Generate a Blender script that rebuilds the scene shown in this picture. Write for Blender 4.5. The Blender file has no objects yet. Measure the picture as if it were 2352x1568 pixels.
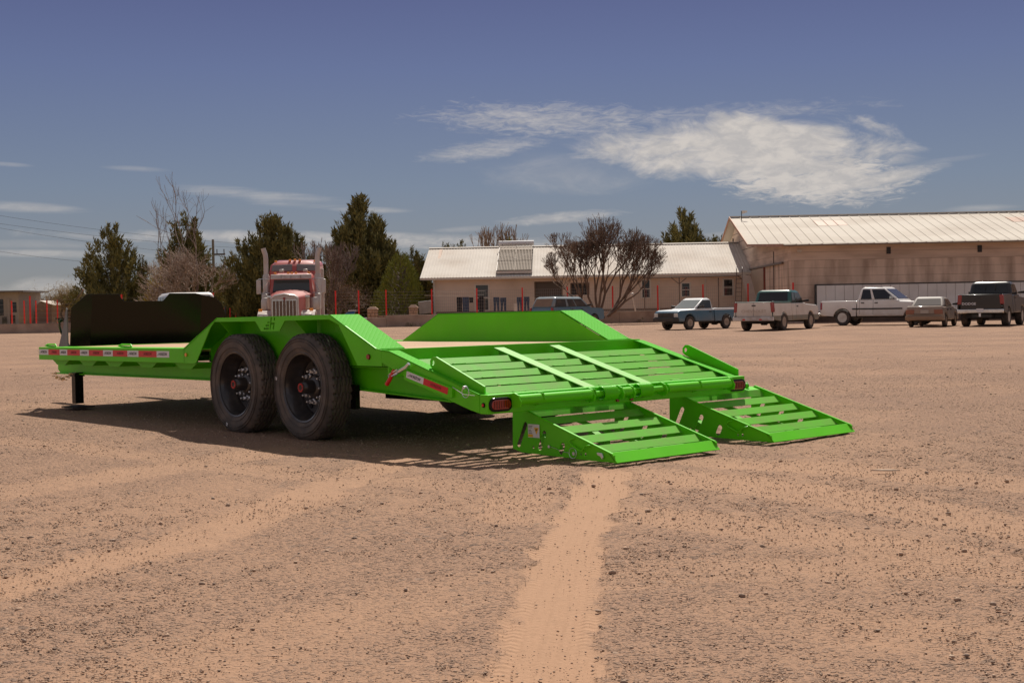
import bpy, bmesh, math, random
import numpy as np
from mathutils import Matrix, Vector, noise as mnoise
random.seed(7); rng = np.random.default_rng(7)
S = bpy.context.scene
COL = S.collection
R = math.radians

# ------------------------------------------------------------------ camera, sky, sun, exposure
HC = 1.28
F = 2979.8                                     # focal length in units of a 2352 px wide picture
B = Matrix(((0.99985211, 0.0, 0.01719746), (-0.00046868, 0.99962857, 0.02724908), (-0.01719107, -0.02725311, 0.99948073)))
cd = bpy.data.cameras.new('camera'); cam = bpy.data.objects.new('camera', cd); COL.objects.link(cam)
cm = Matrix((B.col[0], B.col[2], -B.col[1])).transposed().to_4x4()
cm.translation = (0, 0, HC); cam.matrix_world = cm
cd.sensor_width = 36; cd.lens = 45.61; cd.clip_start = .1; cd.clip_end = 30000
S.camera = cam
S.view_settings.view_transform = 'Standard'; S.view_settings.look = 'None'
S.view_settings.exposure = 0.54; S.view_settings.gamma = 1; S.view_settings.use_curve_mapping = False

# trailer frame -> world
MT = Matrix(((0.74538800, -0.66661644, -0.00438742, 0.75257), (0.66662766, 0.74534778, 0.00801591, 9.09846), (-0.00207338, -0.00889974, 0.99995825, 0.30779), (0, 0, 0, 1)))
SUNK = Vector((-0.62, -0.50, -1.0))            # shadow offset per metre of height, trailer frame
sd = (MT.to_3x3() @ SUNK).normalized()          # direction the light travels
SUN_EL = math.asin(-sd.z); SUN_AZ = math.atan2(-sd.x, -sd.y)   # azimuth clockwise from +Y
w = bpy.data.worlds.new('World'); S.world = w; w.use_nodes = True
nt = w.node_tree; nt.nodes.clear()
def N(t, **k):
    n = nt.nodes.new(t)
    for a, b in k.items():
        if a.startswith('_'): n.inputs[int(a[1:])].default_value = b
        else: setattr(n, a, b)
    return n
def LK(a, b): nt.links.new(a, b)
def M(op, a, b=None, c=None, clamp=False):
    n = N('ShaderNodeMath', operation=op, use_clamp=clamp)
    for i, v in enumerate((a, b, c)):
        if v is None: continue
        if isinstance(v, (int, float)): n.inputs[i].default_value = v
        else: LK(v, n.inputs[i])
    return n.outputs[0]
def MR(v, a, b, c=0., d=1.):
    n = N('ShaderNodeMapRange', interpolation_type='SMOOTHSTEP'); LK(v, n.inputs[0])
    for i, x in enumerate((a, b, c, d)): n.inputs[i+1].default_value = x
    return n.outputs[0]
out = N('ShaderNodeOutputWorld'); bg = N('ShaderNodeBackground'); LK(bg.outputs[0], out.inputs[0])
bg.inputs[1].default_value = 0.10
sky = N('ShaderNodeTexSky', sky_type='NISHITA', sun_disc=False, sun_elevation=SUN_EL, sun_rotation=SUN_AZ, altitude=1500, air_density=1.0, dust_density=0.6, ozone_density=2.0)
tc = N('ShaderNodeTexCoord'); sp = N('ShaderNodeSeparateXYZ'); LK(tc.outputs['Generated'], sp.inputs[0])
X, Y, Z = sp.outputs
az = M('MULTIPLY', M('ARCTAN2', X, Y), 57.29578)          # degrees right of the view
el = M('MULTIPLY', M('ARCSINE', Z), 57.29578)
# the Nishita sky, its contrast lowered and its hue graded by height above the horizon
gmn = N('ShaderNodeGamma'); gmn.inputs[1].default_value = .45; LK(sky.outputs[0], gmn.inputs[0])
rmp = N('ShaderNodeValToRGB'); LK(MR(Z, -.02, .55), rmp.inputs[0]); e_ = rmp.color_ramp.elements
e_[0].position = 0; e_[0].color = (.71, .70, .75, 1); e_[1].position = 1; e_[1].color = (.34, .30, .56, 1)
for p_, c_ in ((.10, (.65, .70, .85)), (.28, (.54, .575, .87)), (.6, (.345, .31, .64))): k_ = e_.new(p_); k_.color = (*c_, 1)
tint = N('ShaderNodeMix', data_type='RGBA', blend_type='MULTIPLY'); tint.inputs[0].default_value = 1; LK(gmn.outputs[0], tint.inputs[6]); LK(rmp.outputs[0], tint.inputs[7])
def fbm(sx, sy, scale, det=6., rough=.6, off=0., dist=0.):
    cb = N('ShaderNodeCombineXYZ'); LK(M('MULTIPLY', az, sx), cb.inputs[0]); LK(M('MULTIPLY', el, sy), cb.inputs[1]); cb.inputs[2].default_value = off
    n = N('ShaderNodeTexNoise'); n.inputs['Scale'].default_value = scale; n.inputs['Detail'].default_value = det; n.inputs['Roughness'].default_value = rough; n.inputs['Distortion'].default_value = dist
    LK(cb.outputs[0], n.inputs['Vector']); return n.outputs['Fac']
nbig = fbm(.35, .9, .9, 7, .62, 3.1, .6); nfine = fbm(.5, 2.2, 2.2, 8, .68, 9.2, .8); nstr = fbm(.18, 2.6, 1.1, 5, .55, 5.3)
def ell(a0, e0, ra, re, slope=0.):
    da = M('SUBTRACT', az, a0); de = M('SUBTRACT', M('SUBTRACT', el, e0), M('MULTIPLY', da, slope))
    q = M('ADD', M('POWER', M('ABSOLUTE', M('DIVIDE', da, ra)), 2.0), M('POWER', M('ABSOLUTE', M('DIVIDE', de, re)), 2.0))
    return M('SUBTRACT', 1.0, q, clamp=False)
def ad(px, py):     # photo direction -> azimuth, elevation of the cloud
    v = B @ Vector(((px-1176)/F, 1, -(py-784)/F)); v.normalize(); return math.degrees(math.atan2(v.x, v.y)), math.degrees(math.asin(v.z))
cl = None
def addc(px, py, rx, ry, slope, dens, edge, nz, amp):
    edge = edge*1.45
    """one cloud: centre and radii in units of 1/F rad"""
    global cl
    a0, e0 = ad(px, py); e = ell(a0, e0, rx/F*57.3, ry/F*57.3, slope)
    v = M('ADD', e, M('MULTIPLY', M('SUBTRACT', nz, .5), amp))
    m = MR(v, 0., edge, 0., dens)
    cl = m if cl is None else M('MAXIMUM', cl, m)
addc(1700, 340, 410, 80, -.04, 1.0, .55, nbig, 2.3)
addc(1850, 400, 250, 75, -.10, .97, .6, nfine, 2.4)
addc(1980, 420, 205, 24, .17, .9, .7, nfine, 1.2)
addc(1260, 275, 330, 45, -.04, .66, 1.1, nfine, 3.2)
addc(1110, 345, 170, 26, .12, .60, 1.0, nfine, 2.2)
addc(1300, 400, 220, 60, -.05, .30, 1.2, nbig, 2.4)
addc(1620, 265, 420, 26, 0.02, .45, 1.3, nfine, 3.4)
addc(1290, 500, 170, 16, .06, .62, 1.0, nfine, 1.5)
addc(1070, 526, 80, 9, .03, .4, 1.0, nstr, 1.5)
addc(840, 482, 120, 9, -.03, .62, 1.0, nstr, 1.6)
addc(620, 455, 260, 20, -.11, .6, 1.2, nstr, 2.6)
addc(640, 545, 620, 18, -.02, .82, 1.0, nbig, 2.6)
addc(960, 556, 420, 20, -.02, .78, 1.1, nfine, 2.2)
addc(310, 388, 80, 8, -.04, .35, 1.2, nstr, 1.6)
addc(70, 476, 140, 16, -.06, .6, 1.2, nstr, 2.0)
addc(60, 560, 190, 11, -.02, .3, 1.1, nstr, 2.0)
addc(100, 583, 330, 10, -.02, .58, 1.1, nstr, 2.0)
addc(110, 658, 130, 24, .02, .62, 1.0, nbig, 2.2)
addc(20, 378, 60, 6, -.04, .4, 1.1, nstr, 1.4)
addc(2250, 478, 90, 10, 0, .42, 1.1, nstr, 1.6)
addc(2150, 372, 120, 8, .1, .22, 1.2, nstr, 1.6)
addc(1700, 540, 120, 14, .03, .45, 1.1, nstr, 1.6)
# unseen cirrus added outside the view, thickened to lift the ambient light
rest = MR(M('ADD', nbig, M('MULTIPLY', nstr, .5)), .58, .92, 0., .85)
outside = M('MAXIMUM', MR(M('ABSOLUTE', az), 26., 40., 0., 1.), MR(el, 19., 30., 0., 1.))
cl = M('MAXIMUM', cl, M('MULTIPLY', rest, outside))
# haze at the horizon
mixc = N('ShaderNodeMix', data_type='RGBA'); LK(cl, mixc.inputs[0]); LK(tint.outputs[2], mixc.inputs[6]); mixc.inputs[7].default_value = (3.9, 3.65, 3.45, 1)
ccol = N('ShaderNodeMix', data_type='RGBA'); LK(MR(fbm(.6, 1.3, 1.6, 6, .6, 14.2, .5), .38, .66), ccol.inputs[0]); ccol.inputs[6].default_value = (3.35, 3.2, 3.15, 1); ccol.inputs[7].default_value = (4.25, 3.95, 3.7, 1)
LK(ccol.outputs[2], mixc.inputs[7]); LK(mixc.outputs[2], bg.inputs[0])

sl = bpy.data.lights.new('sun', 'SUN'); sun = bpy.data.objects.new('sun', sl); COL.objects.link(sun)
sl.energy = 3.85; sl.angle = R(.5); sl.color = (1, .93, .83)
sun.rotation_euler = sd.to_track_quat('-Z', 'Y').to_euler(); sun.location = (0, 0, 60)

# ------------------------------------------------------------------ helpers
def mat(name, col, rough=.6, metal=0., var=.0, vs=3., bump=0., bs=40., coat=0., dirt=None, ds=2., da=.5, spec=.5, col2=None, stretch=(1, 1, 1), trans=0., sub=None):
    """plain procedural material: colour with noise variation, dirt patches and a fine bump"""
    m = bpy.data.materials.new(name); m.use_nodes = True; t = m.node_tree; b = t.nodes['Principled BSDF']
    b.inputs['Roughness'].default_value = rough; b.inputs['Metallic'].default_value = metal
    b.inputs['Coat Weight'].default_value = coat; b.inputs['Coat Roughness'].default_value = .06; b.inputs['Specular IOR Level'].default_value = spec
    b.inputs['Transmission Weight'].default_value = trans
    c = (*col, 1)
    b.inputs['Base Color'].default_value = c
    if var or bump or dirt:
        tcn = t.nodes.new('ShaderNodeTexCoord'); mp = t.nodes.new('ShaderNodeMapping'); mp.inputs['Scale'].default_value = stretch
        t.links.new(tcn.outputs['Object'], mp.inputs[0])
        def nz(sc, det=5):
            n = t.nodes.new('ShaderNodeTexNoise'); n.inputs['Scale'].default_value = sc; n.inputs['Detail'].default_value = det; t.links.new(mp.outputs[0], n.inputs['Vector']); return n.outputs['Fac']
        last = None
        if var:
            mx = t.nodes.new('ShaderNodeMix'); mx.data_type = 'RGBA'; c2 = col2 or tuple(max(0, v*(1-var)) for v in col); c1 = col if col2 else tuple(min(1, v*(1+var)) for v in col)
            mx.inputs[6].default_value = (*c1, 1); mx.inputs[7].default_value = (*c2, 1)
            mr = t.nodes.new('ShaderNodeMapRange'); mr.inputs[1].default_value = .3; mr.inputs[2].default_value = .7
            t.links.new(nz(vs), mr.inputs[0]); t.links.new(mr.outputs[0], mx.inputs[0]); last = mx.outputs[2]
        if dirt:
            mx = t.nodes.new('ShaderNodeMix'); mx.data_type = 'RGBA'
            if last: t.links.new(last, mx.inputs[6])
            else: mx.inputs[6].default_value = c
            mx.inputs[7].default_value = (*dirt, 1)
            mr = t.nodes.new('ShaderNodeMapRange'); mr.inputs[1].default_value = .42; mr.inputs[2].default_value = .68; mr.inputs[4].default_value = da
            t.links.new(nz(ds, 7), mr.inputs[0]); t.links.new(mr.outputs[0], mx.inputs[0]); last = mx.outputs[2]
        if last: t.links.new(last, b.inputs['Base Color'])
        if bump:
            bp = t.nodes.new('ShaderNodeBump'); bp.inputs['Strength'].default_value = bump; bp.inputs['Distance'].default_value = .01
            t.links.new(nz(bs, 3), bp.inputs['Height']); t.links.new(bp.outputs[0], b.inputs['Normal'])
    return m
def paint(name, bands, dust=(.42, .30, .21), dz0=0.2, dz1=1.0, da=.5, rough=.35):
    """vehicle paint in horizontal colour bands [(height, colour)...] with road dust thicker low down"""
    m = mat(name, bands[-1][1], rough, coat=.4); t = m.node_tree; b = t.nodes['Principled BSDF']
    tcn = t.nodes.new('ShaderNodeTexCoord'); s_ = t.nodes.new('ShaderNodeSeparateXYZ'); t.links.new(tcn.outputs['Object'], s_.inputs[0])
    cur = None
    for i, (h, c) in enumerate(bands):
        if i == 0: cur = c; continue
        mx = t.nodes.new('ShaderNodeMix'); mx.data_type = 'RGBA'
        if isinstance(cur, tuple): mx.inputs[6].default_value = (*cur, 1)
        else: t.links.new(cur, mx.inputs[6])
        mx.inputs[7].default_value = (*c, 1)
        mr = t.nodes.new('ShaderNodeMapRange'); mr.inputs[1].default_value = bands[i-1][0]-.006; mr.inputs[2].default_value = bands[i-1][0]+.006
        t.links.new(s_.outputs[2], mr.inputs[0]); t.links.new(mr.outputs[0], mx.inputs[0]); cur = mx.outputs[2]
    nz = t.nodes.new('ShaderNodeTexNoise'); nz.inputs['Scale'].default_value = 2.2; nz.inputs['Detail'].default_value = 6; t.links.new(tcn.outputs['Object'], nz.inputs['Vector'])
    mr = t.nodes.new('ShaderNodeMapRange'); mr.inputs[1].default_value = dz0; mr.inputs[2].default_value = dz1; mr.inputs[3].default_value = 1; mr.inputs[4].default_value = .12
    t.links.new(s_.outputs[2], mr.inputs[0])
    ml = t.nodes.new('ShaderNodeMath'); ml.operation = 'MULTIPLY'; t.links.new(nz.outputs['Fac'], ml.inputs[0]); t.links.new(mr.outputs[0], ml.inputs[1])
    ml2 = t.nodes.new('ShaderNodeMath'); ml2.operation = 'MULTIPLY'; ml2.inputs[1].default_value = da*2; ml2.use_clamp = True; t.links.new(ml.outputs[0], ml2.inputs[0])
    mx = t.nodes.new('ShaderNodeMix'); mx.data_type = 'RGBA'; mx.inputs[7].default_value = (*dust, 1); t.links.new(ml2.outputs[0], mx.inputs[0])
    if isinstance(cur, tuple): mx.inputs[6].default_value = (*cur, 1)
    else: t.links.new(cur, mx.inputs[6])
    t.links.new(mx.outputs[2], b.inputs['Base Color'])
    ra = t.nodes.new('ShaderNodeMath'); ra.operation = 'ADD'; ra.inputs[1].default_value = rough; ra.use_clamp = True
    t.links.new(ml2.outputs[0], ra.inputs[0]); t.links.new(ra.outputs[0], b.inputs['Roughness'])
    return m

class MB:
    def __init__(s): s.v = []; s.f = []
    def add(s, vs, fs):
        o = len(s.v); s.v += [tuple(p) for p in vs]; s.f += [tuple(i+o for i in f) for f in fs]; return s
    def box(s, x0, x1, y0, y1, z0, z1):
        return s.add([(x, y, z) for x in (x0, x1) for y in (y0, y1) for z in (z0, z1)], [(0, 1, 3, 2), (4, 6, 7, 5), (0, 4, 5, 1), (2, 3, 7, 6), (0, 2, 6, 4), (1, 5, 7, 3)])
    def prism(s, poly, ax, a, b):
        """polygon in the plane across axis ax, extruded from a to b. ax 0: (y,z); 1: (x,z); 2: (x,y)"""
        n = len(poly)
        def P(p, t): return (t, p[0], p[1]) if ax == 0 else (p[0], t, p[1]) if ax == 1 else (p[0], p[1], t)
        return s.add([P(p, a) for p in poly]+[P(p, b) for p in poly], [tuple(range(n))[::-1], tuple(range(n, 2*n))]+[(i, (i+1) % n, n+(i+1) % n, n+i) for i in range(n)])
    def loft(s, rings, cap=True):
        n = len(rings[0]); vs = [p for r in rings for p in r]; fs = []
        for k in range(len(rings)-1):
            fs += [(k*n+i, k*n+(i+1) % n, (k+1)*n+(i+1) % n, (k+1)*n+i) for i in range(n)]
        if cap: fs += [tuple(range(n))[::-1], tuple(range((len(rings)-1)*n, len(rings)*n))]
        return s.add(vs, fs)
    def tube(s, pts, r, n=8, r2=None, closed=False):
        pts = [Vector(p) for p in pts]; rings = []; L = len(pts); u = None
        for i, p in enumerate(pts):
            if closed: d = pts[(i+1) % L]-pts[i-1]
            else: d = (pts[min(i+1, L-1)]-pts[max(i-1, 0)])
            d.normalize()
            if u is None: u = d.orthogonal().normalized()
            else:
                u = u-d*u.dot(d); u = u.normalized() if u.length > 1e-6 else d.orthogonal().normalized()
            v = d.cross(u); rr = r if r2 is None else r+(r2-r)*i/max(1, L-1)
            rings.append([tuple(p+(u*math.cos(2*math.pi*k/n)+v*math.sin(2*math.pi*k/n))*rr) for k in range(n)])
        if closed: rings.append(rings[0]); return s.loft(rings, False)
        return s.loft(rings)
    def lathe(s, prof, ax=0, n=32, c=(0, 0, 0), closed=False, cap=True):
        """profile [(radius, along)...] turned round an axis through c"""
        vs = []
        for r, t in prof:
            for k in range(n):
                a = 2*math.pi*k/n; p = (t, r*math.cos(a), r*math.sin(a)) if ax == 0 else (r*math.cos(a), t, r*math.sin(a)) if ax == 1 else (r*math.cos(a), r*math.sin(a), t)
                vs.append((p[0]+c[0], p[1]+c[1], p[2]+c[2]))
        m = len(prof); fs = [(i*n+k, i*n+(k+1) % n, ((i+1) % m)*n+(k+1) % n, ((i+1) % m)*n+k) for i in range(m if closed else m-1) for k in range(n)]
        if not closed and cap: fs += [tuple(range(n))[::-1], tuple(range((m-1)*n, m*n))]
        return s.add(vs, fs)
    def xf(s, mt, start=0):
        for i in range(start, len(s.v)): s.v[i] = tuple(mt @ Vector(s.v[i]))
        return s
    def obj(s, name, m, parent=None, bevel=0, smooth=None, seg=1):
        me = bpy.data.meshes.new(name); me.from_pydata(s.v, [], s.f)
        bm = bmesh.new(); bm.from_mesh(me); bmesh.ops.recalc_face_normals(bm, faces=bm.faces); bm.to_mesh(me); bm.free()
        return link(name, me, m, parent, bevel, smooth, seg)
def link(name, me, m, parent=None, bevel=0, smooth=None, seg=1):
    o = bpy.data.objects.new(name, me); COL.objects.link(o)
    if m: me.materials.append(m)
    if parent: o.parent = parent
    if bevel:
        b = o.modifiers.new('bevel', 'BEVEL'); b.width = bevel; b.segments = seg; b.limit_method = 'ANGLE'; b.angle_limit = R(35); b.use_clamp_overlap = True
    if smooth:
        me.set_sharp_from_angle(angle=R(smooth)); me.shade_smooth() if False else None
        me.polygons.foreach_set('use_smooth', [True]*len(me.polygons))
        me.set_sharp_from_angle(angle=R(smooth))
    return o
def tag(o, label=None, cat=None, group=None, kind=None):
    if label: o['label'] = label
    if cat: o['category'] = cat
    if group: o['group'] = group
    if kind: o['kind'] = kind
    return o
def empty(name, loc=(0, 0, 0), rz=0., **k):
    o = bpy.data.objects.new(name, None); COL.objects.link(o); o.location = loc; o.rotation_euler = (0, 0, rz); o.empty_display_size = .2
    return tag(o, **k)
def copy_tree(o, parent=None):
    kids = list(o.children); c = o.copy(); COL.objects.link(c)
    if parent: c.parent = parent
    for k in kids: copy_tree(k, c)
    return c
def evalmesh(o):
    dg = bpy.context.evaluated_depsgraph_get(); me = bpy.data.meshes.new_from_object(o.evaluated_get(dg)); return me
def cut(name, mb, cutter, m, parent=None, bevel=0, smooth=None):
    a = mb.obj(name, None); c = cutter.obj('cutter', None)
    md = a.modifiers.new('b', 'BOOLEAN'); md.operation = 'DIFFERENCE'; md.object = c; md.solver = 'EXACT'
    me = evalmesh(a); bpy.data.objects.remove(a); bpy.data.objects.remove(c); me.name = name
    return link(name, me, m, parent, bevel, smooth)
def text(name, body, size, m, parent, mtx, ext=.001, sx=1., shear=0., bold=0.):
    cu = bpy.data.curves.new(name, 'FONT'); cu.body = body; cu.size = size; cu.extrude = ext; cu.align_x = 'CENTER'; cu.align_y = 'CENTER'; cu.shear = shear; cu.offset = bold; cu.resolution_u = 2
    t = bpy.data.objects.new(name, cu); COL.objects.link(t); me = evalmesh(t); bpy.data.objects.remove(t); bpy.data.curves.remove(cu)
    me.transform(Matrix.Diagonal((sx, 1, 1, 1))); me.transform(mtx); me.name = name
    return link(name, me, m, parent)
def frame(o, right, up):   # matrix placing text x->right, y->up
    r = Vector(right).normalized(); u = Vector(up).normalized(); n = r.cross(u)
    mm = Matrix((r, u, n)).transposed().to_4x4(); mm.translation = o; return mm
def P(px, py, Yd):         # direction of the photograph at depth Yd -> world point
    d = B @ Vector(((px-1176)/F, 1, -(py-784)/F)); return Vector((0, 0, HC))+d*(Yd/d.y)
def meshnp(name, V, Fq, m, parent=None, nv=4):
    me = bpy.data.meshes.new(name); V = np.asarray(V, np.float32); Fq = np.asarray(Fq, np.int32); k = Fq.shape[1]
    me.vertices.add(len(V)); me.vertices.foreach_set('co', V.ravel())
    me.loops.add(Fq.size); me.loops.foreach_set('vertex_index', Fq.ravel())
    me.polygons.add(len(Fq)); me.polygons.foreach_set('loop_start', np.arange(len(Fq), dtype=np.int32)*k); 
    me.update(calc_edges=True); me.validate()
    return link(name, me, m, parent)
def npnoise(x, y, sc, seed=0):
    """smooth value noise on arrays"""
    x = x*sc+seed*17.13; y = y*sc-seed*9.7; xi = np.floor(x); yi = np.floor(y); fx = x-xi; fy = y-yi; fx = fx*fx*(3-2*fx); fy = fy*fy*(3-2*fy)
    def h(a, b): v = np.sin(a*127.1+b*311.7+seed*74.7)*43758.5453; return v-np.floor(v)
    return (h(xi, yi)*(1-fx)+h(xi+1, yi)*fx)*(1-fy)+(h(xi, yi+1)*(1-fx)+h(xi+1, yi+1)*fx)*fy-.5

# ------------------------------------------------------------------ ground
def sm(a, b, x): t = np.clip((x-a)/(b-a), 0, 1); return t*t*(3-2*t)
TR = []   # wheel tracks on the lot: polylines with half width, strength, rib count
def trk(pts, hw, s=1., ribs=6): TR.append(([tuple(gp(*p)) for p in pts], hw, s, ribs))
def gp(px, py):
    d = B @ Vector(((px-1176)/F, 1, -(py-784)/F)); t = (.285-HC)/d.z; return (d.x*t, d.y*t)
trk([(1180, 1800), (1230, 1568), (1275, 1400), (1310, 1250), (1345, 1180), (1380, 1120), (1400, 1085)], .165, .90, 6)
trk([(1180, 1190), (1200, 1150), (1215, 1110), (1225, 1040)], .20, .42, 5)
trk([(-200, 1390), (0, 1345), (200, 1300), (420, 1240), (620, 1175), (800, 1100), (900, 1055)], .20, .55, 6)
trk([(-100, 1150), (150, 1110), (420, 1070), (620, 1040)], .3, .45, 5)
trk([(1480, 1085), (1700, 1110), (2000, 1150), (2352, 1210), (2700, 1290)], .3, .5, 5)
trk([(1500, 1180), (1750, 1210), (2100, 1260), (2500, 1330)], .26, .42, 5)
trk([(1650, 1060), (1950, 1075), (2352, 1110), (2700, 1140)], .3, .48, 4)
trk([(300, 1560), (700, 1430), (1100, 1340), (1600, 1300), (2352, 1290)], .24, .3, 5)
trk([(0, 1010), (300, 1045), (700, 1090), (1100, 1120)], .22, .35, 5)
trk([(1750, 1400), (2000, 1440), (2400, 1480)], .25, .25, 4)
def tracks(x, y):
    """strength 0..1 of the pressed sand track at world points, and tread relief"""
    s = np.zeros_like(x); rel = np.zeros_like(x); global TA, TS; TA = np.zeros_like(x); TS = np.zeros_like(x)
    for pts, hw, st, ribs in TR:
        L = 0.; best = np.full_like(x, 9.); sd_ = np.zeros_like(x); al = np.zeros_like(x)
        for (ax, ay), (bx, by) in zip(pts[:-1], pts[1:]):
            dx, dy = bx-ax, by-ay; l = math.hypot(dx, dy); t = np.clip(((x-ax)*dx+(y-ay)*dy)/l/l, 0, 1)
            qx = x-ax-t*dx; qy = y-ay-t*dy; d = np.hypot(qx, qy); m_ = d < best
            best = np.where(m_, d, best); sd_ = np.where(m_, (qx*dy-qy*dx)/l, sd_); al = np.where(m_, L+t*l, al); L += l
        e = 1-sm(hw*.75, hw*1.1, best+npnoise(x, y, 6., 5)*.09+npnoise(x, y, 19., 6)*.06)
        TA = np.where(e*st > s, al, TA); TS = np.where(e*st > s, sd_/hw, TS); s = np.maximum(s, e*st)
        rel += e*st*(-.009+.003*np.cos(sd_/hw*math.pi*ribs/1.))+(sm(hw*.8, hw*1.1, best)-sm(hw*1.15, hw*1.5, best))*st*.006*(.4+npnoise(al, sd_*3, 5., 8)*1.6)
    return np.clip(s, 0, 1), rel
def gheight(x, y):
    base = .285*(1-sm(15., 44., np.hypot(x*.5, y)*np.where(y > 0, 1., .6)))
    h = base+npnoise(x, y, .35, 1)*.022*sm(40, 6, np.hypot(x, y))+npnoise(x, y, 1.7, 2)*.010
    return h
def ground_patch(x, y): return npnoise(x, y, .45, 11)+.6*npnoise(x, y, 1.3, 12)+.35*npnoise(x, y, 4., 13)
ths = np.concatenate([np.radians(np.arange(-180, -34, 2.)), np.radians(np.arange(-34, 34, .12)), np.radians(np.arange(34, 180, 2.))])
rs = np.concatenate([[.02], 1.2*1.0125**np.arange(0, 640)]); rs = rs[rs < 3200]
rs = np.concatenate([rs, [6000., 12000.]])
TH, RR = np.meshgrid(ths, rs); GX = RR*np.sin(TH); GY = RR*np.cos(TH)
tS, tR = tracks(GX, GY); gTA, gTS = TA, TS
GZ = gheight(GX, GY)+tR*sm(22, 10, RR)
fine = sm(14, 5, RR)*(1-.8*tS)
GZ = GZ+fine*(npnoise(GX, GY, 14., 3)*.010+npnoise(GX, GY, 34., 4)*.008)
nr, na = TH.shape
idx = np.arange(nr*na).reshape(nr, na); q = np.stack([idx[:-1, :], idx[1:, :], np.roll(idx, -1, 1)[1:, :], np.roll(idx, -1, 1)[:-1, :]], -1).reshape(-1, 4)[:, ::-1]

gm = bpy.data.materials.new('gravel lot'); gm.use_nodes = True; nt = gm.node_tree; bs = nt.nodes['Principled BSDF']
geo = N('ShaderNodeNewGeometry'); pos = geo.outputs['Position']
def gn(sc, det=5., rough=.6, t='ShaderNodeTexNoise', o='Fac'):
    n = N(t); n.inputs['Scale'].default_value = sc
    if t == 'ShaderNodeTexNoise': n.inputs['Detail'].default_value = det; n.inputs['Roughness'].default_value = rough
    LK(pos, n.inputs['Vector']); return n.outputs[o]
def MX(f, a, b, bt='MIX'):
    n = N('ShaderNodeMix', data_type='RGBA', blend_type=bt)
    if isinstance(f, (int, float)): n.inputs[0].default_value = f
    else: LK(f, n.inputs[0])
    for i, v in ((6, a), (7, b)):
        if isinstance(v, tuple): n.inputs[i].default_value = (*v, 1)
        else: LK(v, n.inputs[i])
    return n.outputs[2]
at = N('ShaderNodeAttribute', attribute_name='track'); tr_ = at.outputs['Fac']
big = gn(.33, 6., .62); mid = gn(2.2, 5., .65)
patch = MR(M('ADD', big, M('MULTIPLY', mid, .45)), .56, .86)          # 0 sand, 1 gravelly
patch = M('MULTIPLY', patch, M('SUBTRACT', 1.0, M('MULTIPLY', tr_, 1.0)), clamp=True)
sand = MX(gn(7., 6.), (.395, .235, .145), (.32, .19, .118))
sand = MX(MR(gn(60., 3.), .45, .75), sand, (.29, .175, .105))
vor = N('ShaderNodeTexVoronoi', feature='F1'); vor.inputs['Scale'].default_value = 52.; LK(pos, vor.inputs['Vector'])
vcol = N('ShaderNodeSeparateColor'); LK(vor.outputs['Color'], vcol.inputs[0])
stone_shade1 = MX(vcol.outputs[0], (.135, .098, .078), (.34, .235, .17))  # dark end of the stone tones also holds the shadows stones cast
stone_m = M('MULTIPLY', MR(vor.outputs['Distance'], .55, .25), MR(vcol.outputs[1], .25, .4))
vor2 = N('ShaderNodeTexVoronoi', feature='F1'); vor2.inputs['Scale'].default_value = 130.; LK(pos, vor2.inputs['Vector'])
vc2 = N('ShaderNodeSeparateColor'); LK(vor2.outputs['Color'], vc2.inputs[0])
st2 = MX(vc2.outputs[0], (.14, .10, .08), (.42, .29, .21)); stone2 = M('MULTIPLY', MR(vor2.outputs['Distance'], .6, .3), MR(vc2.outputs[1], .4, .5))
rate = M('ADD', M('MULTIPLY', patch, .60), M('MULTIPLY', M('SUBTRACT', 1.0, M('MULTIPLY', tr_, 1.1), clamp=True), .42), clamp=True)
vor3 = N('ShaderNodeTexVoronoi', feature='F1'); vor3.inputs['Scale'].default_value = 17.; LK(pos, vor3.inputs['Vector'])
vc3 = N('ShaderNodeSeparateColor'); LK(vor3.outputs['Color'], vc3.inputs[0])
far_ = MR(N('ShaderNodeCameraData').outputs['View Distance'], 9., 22.) if False else MR(gn(1.1, 3.), .40, .62)
stone_shade3 = M('MULTIPLY', M('MULTIPLY', MR(vor3.outputs['Distance'], .42, .22), MR(vc3.outputs[1], .62, .70)), far_)
col = MX(M('MULTIPLY', stone2, rate), sand, st2)
col = MX(M('MULTIPLY', stone_m, rate), col, stone_shade1)
col = MX(M('MULTIPLY', rate, M('ADD', .25, M('MULTIPLY', gn(26., 5., .75), .75))), col, MX(gn(11., 5., .7), (.215, .135, .096), (.335, .208, .142)))
col = MX(M('MULTIPLY', stone_shade3, rate), col, MX(vc3.outputs[0], (.12, .085, .068), (.27, .185, .135)))  # coarse dark specks: stone shadows put into the colour
col = MX(M('MULTIPLY', tr_, .38), col, (.44, .27, .17))
# far field beyond the lot: dry grass
sx = N('ShaderNodeSeparateXYZ'); LK(pos, sx.inputs[0])
edge = MR(sx.outputs[1], 89.2, 89.6); grass = MX(gn(.5, 6.), (.42, .30, .14), (.33, .22, .11))
col = MX(edge, col, grass)
LK(col, bs.inputs['Base Color']); bs.inputs['Roughness'].default_value = .92; bs.inputs['Specular IOR Level'].default_value = .15
hh = M('ADD', M('MULTIPLY', M('MULTIPLY', stone_m, rate), .7), M('ADD', M('MULTIPLY', M('MULTIPLY', stone2, rate), .3), M('MULTIPLY', gn(90., 4.), .3)))
al_ = N('ShaderNodeAttribute', attribute_name='along').outputs['Fac']; si_ = N('ShaderNodeAttribute', attribute_name='side').outputs['Fac']
wob = M('MULTIPLY', gn(9., 3.), 1.2)
lug = M('MULTIPLY', M('SINE', M('ADD', M('MULTIPLY', al_, 150.), M('MULTIPLY', wob, 3.))), MR(M('ABSOLUTE', si_), .40, .62, .12, 1.))
rib = M('MULTIPLY', M('COSINE', M('ADD', M('MULTIPLY', si_, 17.), wob)), .8)
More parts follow.
